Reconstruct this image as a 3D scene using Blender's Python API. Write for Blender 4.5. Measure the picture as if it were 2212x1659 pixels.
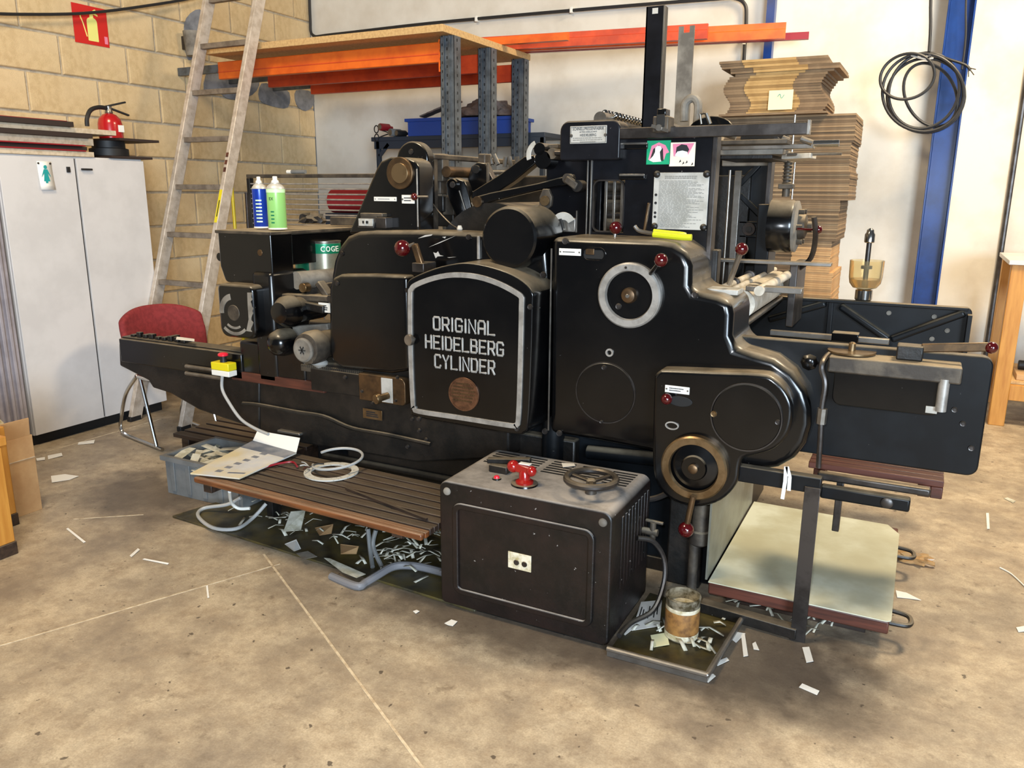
import bpy, bmesh, math, random
from mathutils import Vector, Matrix
random.seed(7)
PI = math.pi
for o in list(bpy.data.objects): bpy.data.objects.remove(o)
SC = bpy.context.scene
COL = SC.collection

# ---------------------------------------------------------------- camera
F = 1719.0; CAMZ = 1.6
pit, yaw, rol = math.radians(13.6), math.radians(-27.0), math.radians(0.357)
FW = Vector((math.sin(yaw)*math.cos(pit), math.cos(yaw)*math.cos(pit), -math.sin(pit)))
_rt = Vector((math.cos(yaw), -math.sin(yaw), 0)); _up = _rt.cross(FW)
RT = _rt*math.cos(rol) + _up*math.sin(rol); UP = -_rt*math.sin(rol) + _up*math.cos(rol)
CAM = Vector((0, 0, CAMZ))
cd = bpy.data.cameras.new('camera'); cam = bpy.data.objects.new('camera', cd); COL.objects.link(cam)
cd.sensor_width = 36; cd.lens = F/2212*36; cd.clip_start = .05
M = Matrix((RT, UP, -FW)).transposed().to_4x4(); M.translation = CAM; cam.matrix_world = M
SC.camera = cam

# ---------------------------------------------------------------- world, lamps, exposure
W = bpy.data.worlds.new('world'); SC.world = W; W.use_nodes = True
bg = W.node_tree.nodes['Background']; bg.inputs[0].default_value = (.86, .93, 1, 1); bg.inputs[1].default_value = .09
def area(name, loc, target, size, power, col, sizey=None):
    l = bpy.data.lights.new(name, 'AREA'); l.energy = power; l.color = col; l.size = size
    if sizey: l.shape = 'RECTANGLE'; l.size_y = sizey
    o = bpy.data.objects.new(name, l); COL.objects.link(o); o.location = loc
    o.rotation_euler = (Vector(target)-Vector(loc)).to_track_quat('-Z', 'Y').to_euler(); return o
WARM = (1, .80, .53)
area('hall_lamp_right', (1.1, 4.8, 4.5), (.6, 5.6, 0), 1.0, 260, WARM)
area('hall_lamp_left', (-2.6, 1.2, 4.8), (-3.0, 2.6, 0), 1.2, 155, WARM)
area('cool_fill_light', (5.2, -6.0, 2.4), (-1.5, 4.0, 1.2), 3.6, 1250, (.70, .85, 1), 3.0)  # added cool fill from behind the camera, no known opening there
fl = bpy.data.lights.new('camera_flash', 'POINT'); fl.energy = 150; fl.color = (.86, .93, 1); fl.shadow_soft_size = .03
flo = bpy.data.objects.new('camera_flash', fl); COL.objects.link(flo); flo.location = CAM + UP*.09 - RT*.04 + FW*.03
vs = SC.view_settings; vs.view_transform = 'Standard'; vs.look = 'None'; vs.gamma = 1; vs.use_curve_mapping = False; vs.exposure = 0.12

# ---------------------------------------------------------------- helpers
def P(px, py, x=None, y=None, z=None):
    d = RT*((px-1106)/F) - UP*((py-829.5)/F) + FW
    if x is not None: t = (x-CAM.x)/d.x
    elif y is not None: t = (y-CAM.y)/d.y
    else: t = (z-CAM.z)/d.z
    return CAM + d*t
def xz(pts, Y): return [(lambda v: (v.x, v.z))(P(p[0], p[1], y=Y)) for p in pts]
def rv(px, py, Y, r): return abs(P(px, py-r, y=Y).z - P(px, py+r, y=Y).z)/2
def L(r, g, b):
    f = lambda c: (c/255/12.92 if c/255 <= .04045 else ((c/255+.055)/1.055)**2.4)
    return (f(r), f(g), f(b))

def mat(name, c, r=.5, m=0., c2=None, sc=6., lo=.42, hi=.62, bump=0., bsc=40., dust=0., dustc=None, chip=0., coat=0., stretch=None, detail=6, em=0, alpha=1, trans=0, spec=.5, spot=None, spotsc=14, c3=None, sc3=1.2, nrough=.6, stains_and_shade=()):
    mt = bpy.data.materials.new(name); mt.use_nodes = True
    nt = mt.node_tree; N = nt.nodes; K = nt.links; b = N['Principled BSDF']
    b.inputs['Roughness'].default_value = r; b.inputs['Metallic'].default_value = m
    b.inputs['Specular IOR Level'].default_value = spec
    if coat: b.inputs['Coat Weight'].default_value = coat; b.inputs['Coat Roughness'].default_value = .12
    if trans: b.inputs['Transmission Weight'].default_value = trans; b.inputs['IOR'].default_value = 1.3
    if em: b.inputs['Emission Color'].default_value = (*c, 1); b.inputs['Emission Strength'].default_value = em
    tc = N.new('ShaderNodeTexCoord'); mp = N.new('ShaderNodeMapping'); K.new(tc.outputs['Object'], mp.inputs[0])
    if stretch: mp.inputs['Scale'].default_value = stretch
    def noise(s, dt=detail, rough=nrough):
        n = N.new('ShaderNodeTexNoise'); n.inputs['Scale'].default_value = s; n.inputs['Detail'].default_value = dt; n.inputs['Roughness'].default_value = rough
        K.new(mp.outputs[0], n.inputs['Vector']); return n.outputs['Fac']
    def rng(v, a, bb, t0=0., t1=1.):
        n = N.new('ShaderNodeMapRange'); n.inputs[1].default_value = a; n.inputs[2].default_value = bb; n.inputs[3].default_value = t0; n.inputs[4].default_value = t1
        K.new(v, n.inputs[0]); return n.outputs[0]
    def mix(fac, a, bb):
        n = N.new('ShaderNodeMix'); n.data_type = 'RGBA'
        K.new(fac, n.inputs[0])
        for i, v in ((6, a), (7, bb)):
            if isinstance(v, tuple): n.inputs[i].default_value = (*v, 1)
            else: K.new(v, n.inputs[i])
        return n.outputs[2]
    def mul(a, bb):
        n = N.new('ShaderNodeMath'); n.operation = 'MULTIPLY'; K.new(a, n.inputs[0])
        if isinstance(bb, (int, float)): n.inputs[1].default_value = bb
        else: K.new(bb, n.inputs[1])
        return n.outputs[0]
    col = c
    if c2 is not None: col = mix(rng(noise(sc), lo, hi), c, c2)
    if c3 is not None: col = mix(rng(noise(sc3, 8, max(.55, nrough-.08)), .4, .66), col, c3)
    if spot is not None: col = mix(rng(noise(spotsc, 6, .72), .58, .74), col, spot); col = mix(rng(noise(150, 3, .7), .35, .75, 0., .45), col, spot); col = mix(rng(noise(30, 2, .5), .70, .735, 0., .8), col, L(66, 56, 48))
    for sx, sy, rx, ry in stains_and_shade:                 # ragged oil soaked patches, also painting in the press's shadow before the tray
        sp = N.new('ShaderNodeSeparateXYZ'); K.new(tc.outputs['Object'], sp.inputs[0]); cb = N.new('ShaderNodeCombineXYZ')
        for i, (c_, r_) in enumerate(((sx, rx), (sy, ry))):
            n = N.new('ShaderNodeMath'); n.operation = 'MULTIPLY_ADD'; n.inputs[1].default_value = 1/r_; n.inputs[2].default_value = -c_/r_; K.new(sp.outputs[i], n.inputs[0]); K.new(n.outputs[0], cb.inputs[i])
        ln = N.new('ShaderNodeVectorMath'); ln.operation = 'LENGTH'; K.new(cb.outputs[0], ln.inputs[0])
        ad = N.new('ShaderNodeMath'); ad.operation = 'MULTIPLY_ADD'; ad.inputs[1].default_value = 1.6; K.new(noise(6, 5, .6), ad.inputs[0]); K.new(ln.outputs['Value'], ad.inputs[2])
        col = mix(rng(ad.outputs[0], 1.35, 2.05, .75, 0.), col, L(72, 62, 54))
    rough = None
    if chip:
        cf = rng(noise(34, 4, .65), .74-chip*.1, .765-chip*.1); col = mix(cf, col, L(150, 145, 140))
    if dust:
        g = N.new('ShaderNodeNewGeometry'); s = N.new('ShaderNodeSeparateXYZ'); K.new(g.outputs['Normal'], s.inputs[0])
        up = rng(s.outputs[2], .35, .95); df = mul(mul(up, rng(noise(9, 8, .65), .25, .6, .35, 1.)), dust)
        col = mix(df, col, dustc or L(176, 160, 134)); rough = rng(df, 0, 1, r, .85); K.new(rough, b.inputs['Roughness'])
    if isinstance(col, tuple): b.inputs['Base Color'].default_value = (*col, 1)
    else: K.new(col, b.inputs['Base Color'])
    if bump:
        bn = N.new('ShaderNodeBump'); bn.inputs['Strength'].default_value = bump; bn.inputs['Distance'].default_value = .01
        K.new(noise(bsc, 5, .6), bn.inputs['Height']); K.new(bn.outputs[0], b.inputs['Normal'])
    mt.diffuse_color = (*c, 1)
    return mt

MT = {}
MT['enamel'] = mat('black_enamel', L(6, 6, 7), .2, 0, L(14, 13, 13), 3, dust=.55, chip=.2, coat=.2, bump=.05, bsc=6, spec=.4)
MT['enamel_blue'] = mat('blue_black_enamel', L(10, 12, 15), .38, 0, L(19, 23, 27), 4, dust=.5, chip=.1, spec=.3)
MT['enamel_old'] = mat('worn_black_enamel', L(10, 9, 9), .4, 0, L(26, 22, 21), 26, lo=.5, hi=.75, dust=.9, dustc=L(160, 154, 148), chip=.4, bump=.12, bsc=60, c3=L(30, 20, 18), sc3=6)
MT['enamel_nd'] = mat('clean_black_enamel', L(8, 8, 9), .25, 0, L(18, 17, 17), 5, chip=.25)
MT['print'] = mat('faint_engraved_print', L(128, 126, 120), .6)
MT['grime'] = mat('oily_black_iron', L(14, 13, 12), .45, 0, L(32, 27, 23), 9, dust=.35, bump=.2, bsc=30)
MT['iron'] = mat('dusty_cast_iron', L(62, 56, 50), .55, .4, L(95, 86, 74), 10, dust=.8, bump=.1)
MT['steel'] = mat('bare_steel', L(150, 146, 140), .33, .85, L(118, 112, 104), 7, dust=.3)
MT['steel_dk'] = mat('dark_steel', L(84, 80, 78), .38, .8, L(60, 56, 54), 8, dust=.4)
MT['steel_brn'] = mat('brown_oiled_steel', L(112, 88, 62), .4, .8, L(82, 66, 50), 12, dust=.2)
MT['silver'] = mat('silver_trim', L(178, 174, 168), .42, .55, L(150, 146, 140), 20)
MT['brass'] = mat('aged_brass', L(140, 118, 88), .35, .85, L(112, 90, 62), 14)
MT['copper'] = mat('bronze_medal', L(118, 82, 58), .45, .6, L(88, 60, 42), 40)
MT['bakelite'] = mat('dark_red_bakelite', L(72, 6, 11), .12, 0, coat=.6)
MT['bakelite_br'] = mat('bright_red_bakelite', L(150, 22, 18), .2, 0, L(140, 24, 20), 10, coat=.4)
MT['plate'] = mat('engraved_aluminium', L(196, 194, 188), .42, .3, L(170, 168, 160), 12)
MT['plate_w'] = mat('white_label_plate', L(214, 212, 206), .5)
MT['letter'] = mat('cast_lettering', L(156, 154, 150), .5, .25, L(136, 134, 130), 30)
MT['ringw'] = mat('speckled_ring', L(200, 198, 190), .6, 0, L(120, 116, 108), 60, lo=.55, hi=.7)
MT['ink'] = mat('black_lettering', L(30, 30, 32), .6)
MT['dark'] = mat('dark_recess', L(12, 12, 13), .7)
MT['cream'] = mat('cream_roller', L(214, 208, 196), .45, 0, L(180, 172, 156), 14, dust=.3)
MT['dustgrey'] = mat('dust_coated_metal', L(132, 126, 116), .7, 0, L(96, 90, 82), 8)
MT['floor'] = mat('stained_concrete', L(206, 190, 163), .5, 0, L(164, 146, 122), 9, lo=.38, hi=.62, bump=.10, bsc=70, spot=L(112, 97, 80), spotsc=10, detail=12, c3=L(132, 119, 104), sc3=2.6, nrough=.78, stains_and_shade=((-.45, 2.62, .55, .42), (-1.25, 2.40, .75, .16), (-.62, 1.75, .10, .07), (-3.6, 2.7, .5, .3)))
MT['mortar'] = mat('grey_mortar', L(186, 174, 152), .9, 0, L(160, 150, 134), 20, bump=.4, bsc=120)
MT['block'] = mat('tan_split_block', L(208, 182, 138), .88, 0, L(192, 164, 120), 22, bump=.3, bsc=140, c3=L(216, 192, 152), sc3=1.4)
MT['plaster'] = mat('white_plaster', L(222, 216, 204), .85, 0, L(208, 200, 186), 2.2, bump=.06, bsc=30)
MT['orange'] = mat('orange_beam_paint', L(226, 104, 26), .42, 0, L(206, 84, 20), 6)
MT['orange_d'] = mat('red_orange_beam_paint', L(208, 72, 30), .45, 0, L(180, 56, 26), 6)
MT['board'] = mat('chipboard', L(206, 170, 116), .7, 0, L(186, 148, 98), 60, bump=.05, bsc=200)
MT['upright'] = mat('grey_rack_paint', L(92, 98, 104), .45, .2, L(70, 74, 78), 14, dust=.2)
MT['blue'] = mat('blue_column_paint', L(18, 56, 124), .3, 0, L(13, 44, 100), 5)
MT['bluebin'] = mat('blue_plastic', L(20, 66, 150), .4)
MT['darkblue'] = mat('dark_blue_steel', L(44, 54, 68), .5, .2)
MT['white'] = mat('white_laminate', L(208, 205, 204), .4, 0, L(200, 197, 196), 4)
MT['lilac'] = mat('grey_lilac_paint', L(158, 152, 158), .5, 0, L(140, 134, 140), 6)
MT['alum'] = mat('worn_aluminium', L(206, 194, 180), .45, .3, L(182, 168, 152), 20, bump=.1)
MT['rung'] = mat('dull_rung', L(136, 124, 110), .55, .3, L(110, 98, 86), 16)
MT['redsign'] = mat('red_sign', L(200, 24, 22), .4)
MT['signyel'] = mat('pale_yellow_print', L(232, 228, 130), .5)
MT['redext'] = mat('red_extinguisher', L(176, 22, 26), .25, coat=.4)
MT['redfab'] = mat('red_upholstery', L(132, 40, 42), .85, 0, L(116, 32, 34), 40, bump=.2, bsc=300)
MT['chrome'] = mat('chrome_tube', L(190, 188, 184), .15, 1)
MT['black'] = mat('black_rubber', L(24, 24, 26), .55)
MT['blackbd'] = mat('dark_board_edge', L(46, 34, 30), .6)
MT['whitebd'] = mat('pale_board_edge', L(206, 190, 166), .6, 0, L(186, 168, 142), 30)
MT['paper'] = mat('white_paper', L(232, 230, 224), .7)
MT['paper_c'] = mat('greenish_paper', L(204, 202, 188), .75, 0, L(172, 168, 148), 20)
MT['teal'] = mat('teal_print', L(20, 150, 150), .6)
MT['canblue'] = mat('blue_can_paint', L(28, 62, 168), .25, .3)
MT['cangreen'] = mat('green_can_paint', L(150, 206, 118), .3, .05)
MT['canlite'] = mat('pale_green_band', L(206, 238, 190), .35)
MT['greentin'] = mat('green_tin', L(22, 128, 92), .3, .3)
MT['greytin'] = mat('grey_tin', L(168, 166, 150), .3, .6, L(150, 150, 132), 10)
MT['whitepl'] = mat('white_plastic', L(232, 230, 222), .35)
MT['yellow'] = mat('yellow_plastic', L(222, 204, 24), .4)
MT['yelgrn'] = mat('yellow_green_grip', L(198, 202, 34), .35)
MT['greypl'] = mat('grey_plastic', L(114, 116, 116), .5, 0, L(100, 102, 102), 8)
MT['wood'] = mat('varnished_slat', L(122, 72, 38), .3, 0, L(84, 48, 28), 5, stretch=(.6, 8, 8), dust=.35, coat=.2)
MT['wood_dk'] = mat('dark_greasy_slat', L(58, 43, 34), .5, 0, L(36, 27, 23), 5, stretch=(.6, 8, 8), dust=.18)
MT['wood_red'] = mat('reddish_edge_wood', L(92, 50, 38), .45, 0, L(66, 36, 28), 6, stretch=(.6, 8, 8))
MT['pine'] = mat('orange_pine', L(196, 140, 62), .5, 0, L(176, 118, 46), 4, stretch=(6, 6, .6))
MT['kraft'] = mat('kraft_board', L(196, 158, 112), .8, 0, L(180, 140, 96), 6)
MT['kraft_d'] = mat('brown_corrugated', L(134, 112, 86), .85, 0, L(120, 98, 74), 9)
MT['kraft_e'] = mat('dark_corrugated', L(112, 92, 70), .85, 0, L(98, 80, 60), 9)
MT['kraft_f'] = mat('light_corrugated', L(152, 128, 98), .85, 0, L(140, 114, 84), 9)
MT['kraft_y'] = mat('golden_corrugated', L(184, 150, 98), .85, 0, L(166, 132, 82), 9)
MT['kraft_z'] = mat('deep_golden_corrugated', L(150, 118, 72), .85, 0, L(132, 102, 60), 9)  # deeper golden tone for alternate sheets, so the layers show
MT['note'] = mat('pale_yellow_note', L(240, 236, 190), .7)
MT['boardtop'] = mat('pale_green_melamine', L(206, 208, 188), .45, 0, L(190, 190, 164), 3, c3=L(176, 172, 144), sc3=3)
MT['tray'] = mat('oily_sheet_metal', L(84, 80, 66), .4, .4, L(50, 46, 36), 7, c3=L(104, 92, 52), sc3=8)
MT['galv'] = mat('galvanised_sheet', L(148, 150, 140), .42, .6, L(128, 128, 116), 5)
MT['tan_mug'] = mat('rusty_brown_label', L(158, 112, 58), .6, 0, L(112, 76, 40), 24)
MT['mugmetal'] = mat('ink_stained_tin', L(168, 160, 140), .35, .5, L(84, 74, 52), 30)
MT['gluew'] = mat('dried_white_ink', L(220, 210, 186), .55, 0, L(164, 148, 100), 26)
MT['amber'] = mat('amber_jar', L(252, 240, 206), .05, 0, trans=.92)
MT['oil'] = mat('amber_oil', L(226, 186, 96), .1, 0, trans=.7)
MT['redlamp'] = mat('red_pilot_lens', L(224, 40, 60), .2)
MT['cabgrey'] = mat('grey_cable', L(168, 168, 166), .5)
MT['conduit'] = mat('grey_conduit', L(118, 118, 122), .5)
MT['cabdk'] = mat('black_cable', L(34, 34, 36), .5)
MT['cloth'] = mat('brown_cloth', L(120, 104, 96), .9, 0, L(90, 76, 70), 12, bump=.5, bsc=20)
MT['pink'] = mat('pink_print', L(228, 130, 158), .5)
MT['skin'] = mat('cream_sticker', L(246, 228, 204), .5)
MT['stgreen'] = mat('green_sticker', L(0, 150, 104), .5)
MT['redplas'] = mat('red_pole_paint', L(140, 24, 34), .4)

# ---------- mesh building
def nb(): return bmesh.new()
def box(bm, a, b):
    (x0, y0, z0), (x1, y1, z1) = a, b
    v = [bm.verts.new(p) for p in ((x0,y0,z0),(x1,y0,z0),(x1,y1,z0),(x0,y1,z0),(x0,y0,z1),(x1,y0,z1),(x1,y1,z1),(x0,y1,z1))]
    for f in ((0,3,2,1),(4,5,6,7),(0,1,5,4),(1,2,6,5),(2,3,7,6),(3,0,4,7)): bm.faces.new([v[i] for i in f])
    return v
def prism(bm, poly, y0, y1):
    a = [bm.verts.new((x, y0, z)) for x, z in poly]; b = [bm.verts.new((x, y1, z)) for x, z in poly]
    bm.faces.new(a); bm.faces.new(b[::-1]); n = len(poly)
    for i in range(n): bm.faces.new((a[i], b[i], b[(i+1) % n], a[(i+1) % n]))
def slab(bm, poly, z0, z1):                       # polygon in plan, extruded in height
    a = [bm.verts.new((x, y, z0)) for x, y in poly]; b = [bm.verts.new((x, y, z1)) for x, y in poly]
    bm.faces.new(a[::-1]); bm.faces.new(b); n = len(poly)
    for i in range(n): bm.faces.new((a[i], a[(i+1) % n], b[(i+1) % n], b[i]))
def rpoly(pts, n=6):                              # (x, z, r) corners -> rounded outline
    out = []; m = len(pts)
    for i in range(m):
        p = Vector(pts[i][:2]); r = pts[i][2] if len(pts[i]) > 2 else 0
        a = (Vector(pts[i-1][:2])-p); b = (Vector(pts[(i+1) % m][:2])-p)
        if r <= 0: out.append((p.x, p.y)); continue
        la, lb = a.length, b.length; a.normalize(); b.normalize()
        ang = a.angle(b); d = min(r/math.tan(ang/2), la*.49, lb*.49); r2 = d*math.tan(ang/2)
        c = p + (a+b).normalized()*(r2/math.sin(ang/2)); s = p+a*d-c; e = p+b*d-c
        a0 = math.atan2(s.y, s.x); da = math.atan2(e.y, e.x)-a0
        while da > PI: da -= 2*PI
        while da < -PI: da += 2*PI
        for k in range(n+1): t = a0+da*k/n; out.append((c.x+r2*math.cos(t), c.y+r2*math.sin(t)))
    return out
def smoothpoly(pts, n=4):                         # closed catmull-rom
    out = []; m = len(pts)
    for i in range(m):
        p0, p1, p2, p3 = (Vector(pts[(i+k) % m]) for k in (-1, 0, 1, 2))
        for k in range(n):
            t = k/n; v = .5*((2*p1)+(p2-p0)*t+(2*p0-5*p1+4*p2-p3)*t*t+(3*p1-p0-3*p2+p3)*t**3); out.append(tuple(v))
    return out
def inset(poly, d):
    n = len(poly); A = sum(poly[i][0]*poly[(i+1) % n][1]-poly[(i+1) % n][0]*poly[i][1] for i in range(n)); s = 1 if A > 0 else -1; out = []
    for i in range(n):
        a = Vector(poly[i])-Vector(poly[i-1]); b = Vector(poly[(i+1) % n])-Vector(poly[i])
        t = (a.normalized()+b.normalized()) if a.length > 1e-9 and b.length > 1e-9 else (a+b)
        t.normalize(); out.append((poly[i][0]-t.y*d*s, poly[i][1]+t.x*d*s))
    return out
def band(bm, outer, inner, y0, y1):
    n = len(outer); R = []
    for poly, y in ((outer, y0), (inner, y0), (inner, y1), (outer, y1)): R.append([bm.verts.new((x, y, z)) for x, z in poly])
    for k in range(4):
        A, B = R[k], R[(k+1) % 4]
        for i in range(n): bm.faces.new((A[i], A[(i+1) % n], B[(i+1) % n], B[i]))
def circ(x, z, r, n=40): return [(x+r*math.cos(2*PI*k/n), z+r*math.sin(2*PI*k/n)) for k in range(n)]
def frame_axes(d):
    d = Vector(d).normalized(); u = d.orthogonal().normalized(); return d, u, d.cross(u)
def lathe(bm, prof, o, d, n=32, cap=True):        # prof [(r, h)] along d from o
    o = Vector(o); d, u, w = frame_axes(d); R = []
    for r, h in prof: R.append([bm.verts.new(o+d*h+(u*math.cos(2*PI*k/n)+w*math.sin(2*PI*k/n))*max(r, 1e-5)) for k in range(n)])
    for a, b in zip(R, R[1:]):
        for k in range(n): bm.faces.new((a[k], a[(k+1) % n], b[(k+1) % n], b[k]))
    if cap: bm.faces.new(R[0][::-1]); bm.faces.new(R[-1])
def cyl(bm, a, b, r, n=16, r2=None):
    a, b = Vector(a), Vector(b); lathe(bm, [(r, 0), (r if r2 is None else r2, (b-a).length)], a, b-a, n)
def ball(bm, c, r, n=20):
    lathe(bm, [(r*math.sin(PI*k/12), -r*math.cos(PI*k/12)) for k in range(13)], c, (0, 0, 1), n, cap=False)
def catmull(pts, n=6):
    pts = [Vector(p) for p in pts]; out = []
    for i in range(len(pts)-1):
        p0 = pts[max(i-1, 0)]; p1 = pts[i]; p2 = pts[i+1]; p3 = pts[min(i+2, len(pts)-1)]
        for k in range(n):
            t = k/n; out.append(.5*((2*p1)+(p2-p0)*t+(2*p0-5*p1+4*p2-p3)*t*t+(3*p1-p0-3*p2+p3)*t**3))
    out.append(pts[-1]); return out
def tube(bm, pts, r, n=8, sm=5, closed=False):
    pts = catmull(pts, sm) if sm else [Vector(p) for p in pts]
    R = []; u = None
    for i, p in enumerate(pts):
        t = (pts[min(i+1, len(pts)-1)]-pts[max(i-1, 0)]).normalized()
        u = t.orthogonal().normalized() if u is None else (u-t*u.dot(t)).normalized(); w = t.cross(u)
        R.append([bm.verts.new(p+(u*math.cos(2*PI*k/n)+w*math.sin(2*PI*k/n))*r) for k in range(n)])
    for a, b in zip(R, R[1:]):
        for k in range(n): bm.faces.new((a[k], a[(k+1) % n], b[(k+1) % n], b[k]))
    bm.faces.new(R[0][::-1]); bm.faces.new(R[-1])
def bar(bm, a, b, w, h, up=(0, 0, 1)):            # rectangular bar from a to b
    a, b = Vector(a), Vector(b); d = (b-a).normalized(); s = d.cross(Vector(up)).normalized(); t = s.cross(d)
    q = [(-.5, -.5), (.5, -.5), (.5, .5), (-.5, .5)]
    A = [bm.verts.new(a+s*w*i+t*h*j) for i, j in q]; B = [bm.verts.new(b+s*w*i+t*h*j) for i, j in q]
    bm.faces.new(A[::-1]); bm.faces.new(B)
    for i in range(4): bm.faces.new((A[i], A[(i+1) % 4], B[(i+1) % 4], B[i]))
def sheet(bm, pts, t=.0012):                       # thin sheet through 3D corner points, extruded downwards
    a = [bm.verts.new(p) for p in pts]; b = [bm.verts.new(Vector(p)-Vector((0, 0, t))) for p in pts]
    bm.faces.new(a); bm.faces.new(b[::-1]); n = len(pts)
    for i in range(n): bm.faces.new((a[i], b[i], b[(i+1) % n], a[(i+1) % n]))

# ---------- objects
def tag(o, label=None, cat=None, group=None, kind=None):
    if label: o['label'] = label
    if cat: o['category'] = cat
    if group: o['group'] = group
    if kind: o['kind'] = kind
    return o
def thing(name, label, cat, loc=(0, 0, 0), group=None):
    o = bpy.data.objects.new(name, None); COL.objects.link(o); o.location = loc; o.empty_display_size = .1
    return tag(o, label, cat, group)
def worldloc(o):
    v = Vector(o.location)
    while o.parent: o = o.parent; v += Vector(o.location)
    return v
def mk(name, bm, m, parent=None, bevel=0, seg=2, ang=35, **tg):
    if isinstance(bm, bpy.types.Mesh): me = bm
    else:
        bmesh.ops.recalc_face_normals(bm, faces=bm.faces)
        me = bpy.data.meshes.new(name); bm.to_mesh(me); bm.free()
        me.shade_smooth(); me.set_sharp_from_angle(angle=math.radians(ang))
    if not me.materials: me.materials.append(MT[m] if isinstance(m, str) else m)
    o = bpy.data.objects.new(name, me); COL.objects.link(o)
    if parent is not None: o.parent = parent; o.location = -worldloc(parent)
    if bevel:
        md = o.modifiers.new('bevel', 'BEVEL'); md.width = bevel; md.segments = seg; md.limit_method = 'ANGLE'; md.angle_limit = math.radians(40)
    return tag(o, **tg)
def solo(name, bm, m, label, cat, group=None, kind=None, bevel=0, ang=35, seg=2):   # a thing that is one mesh, origin at its base
    bmesh.ops.recalc_face_normals(bm, faces=bm.faces)
    xs = [v.co for v in bm.verts]; c = Vector(((min(v.x for v in xs)+max(v.x for v in xs))/2, (min(v.y for v in xs)+max(v.y for v in xs))/2, min(v.z for v in xs)))
    bmesh.ops.translate(bm, verts=bm.verts, vec=-c)
    o = mk(name, bm, m, None, bevel, seg, ang, label=label, cat=cat, group=group, kind=kind); o.location = c; return o
def struct(name, bm, m, **k): return mk(name, bm, m, kind='structure', **k)
def textmesh(s, c, w, h, rot, ext=.0015, off=0.):   # text centred at c, fitted to w x h
    cu = bpy.data.curves.new('t', 'FONT'); cu.body = s; cu.extrude = ext; cu.offset = off; cu.resolution_u = 3
    o = bpy.data.objects.new('t', cu); COL.objects.link(o); dg = bpy.context.evaluated_depsgraph_get(); dg.update()
    me = bpy.data.meshes.new_from_object(o.evaluated_get(dg)); bpy.data.objects.remove(o)
    xs = [v.co.x for v in me.vertices]; ys = [v.co.y for v in me.vertices]
    cx, cy = (min(xs)+max(xs))/2, (min(ys)+max(ys))/2; sx, sy = w/(max(xs)-min(xs)), h/(max(ys)-min(ys))
    R = Matrix.Rotation(rot[2], 4, 'Z') @ Matrix.Rotation(rot[1], 4, 'Y') @ Matrix.Rotation(rot[0], 4, 'X')
    T = Matrix.Translation(Vector(c)) @ R @ Matrix.Diagonal((sx, sy, 1, 1)) @ Matrix.Translation((-cx, -cy, 0))
    me.transform(T); return me
FRONT = (PI/2, 0, 0)
def lines_mesh(bm, x0, x1, z0, z1, n, Y, h, rnd=0.25):   # rows of small print
    for k in range(n):
        z = z1-(z1-z0)*(k+.5)/n; a = x0; e = x1-(x1-x0)*rnd*random.random()
        while a < e:
            b = min(e, a+(x1-x0)*random.uniform(.04, .12)); box(bm, (a, Y, z-h/2), (b, Y+.0006, z+h/2)); a = b+(x1-x0)*.015
# ================================================================ the setting
XW = -5.4; YB = 6.35; YR = 7.7
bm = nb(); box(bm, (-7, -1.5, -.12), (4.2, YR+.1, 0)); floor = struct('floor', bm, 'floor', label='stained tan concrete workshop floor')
MT['joint'] = mat('pale_joint_filler', L(206, 190, 162), .8, 0, L(176, 156, 128), 30)
for a, b, w in (((-3.3, .33), (-2.367, 2.406), .007), ((-2.50, 2.445), (-.75, 1.413), .009), ((-4.74, 2.9), (-4.73, 3.73), .008), ((-3.62, 2.30), (-3.36, 2.50), .006)):
    bm = nb(); bar(bm, (*a, .0008), (*b, .0008), w, .0016); mk('floor_joint', bm, 'joint', floor)
# left block wall
RH, BW, JT = .2607, .526, .017
bm = nb(); box(bm, (XW-.25, -1.5, 0), (XW-.014, YB, 4.2)); wl = struct('wall_left', bm, 'mortar', label='wall of tan concrete blocks with grey mortar joints')
bmk = nb(); box(bmk, (-.05, JT/2, JT/2), (0, BW-JT/2, RH-JT/2))
bmesh.ops.recalc_face_normals(bmk, faces=bmk.faces)
bmesh.ops.bevel(bmk, geom=[e for e in bmk.edges if all(abs(v.co.x) < 1e-6 for v in e.verts)], offset=.006, segments=1, affect='EDGES')
mb = bpy.data.meshes.new('block'); bmk.to_mesh(mb); bmk.free(); mb.materials.append(MT['block'])
z0 = 2.6174-RH*10
for r in range(-1, 17):
    z = z0+r*RH
    y = 3.771 if r % 2 == 1 else 3.51
    y -= BW*4
    while y < YB-.02:
        w = min(1, (YB-y)/BW)
        if y > 1.3 and z > -.02:
            o = bpy.data.objects.new('block', mb); COL.objects.link(o); o.parent = wl
            o.location = (XW+random.uniform(-.002, .003), y, z); o.scale = (1, w, 1)
        y += BW
MT['smear'] = mat('grey_cement_smear', L(128, 130, 136), .9, 0, L(100, 102, 108), 9)
for pts in ([(402, 40), (432, 20), (440, 60), (425, 110), (408, 130), (398, 90)], [(455, 150), (520, 160), (560, 175), (545, 205), (500, 215), (470, 200), (440, 195)], [(565, 180), (600, 188), (625, 200), (622, 232), (590, 230), (560, 215)], [(640, 195), (676, 200), (678, 225), (660, 240), (640, 225)]):
    bm = nb(); flat = smoothpoly([tuple(P(*q, x=XW+.0035).yz) for q in pts], 3)
    a_ = [bm.verts.new((XW+.0045, y, z)) for y, z in flat]; b_ = [bm.verts.new((XW-.002, y, z)) for y, z in flat]; bm.faces.new(a_)
    for i in range(len(flat)): bm.faces.new((a_[i], b_[i], b_[(i+1) % len(flat)], a_[(i+1) % len(flat)]))
    mk('cement_smear', bm, 'smear', wl)
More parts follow.
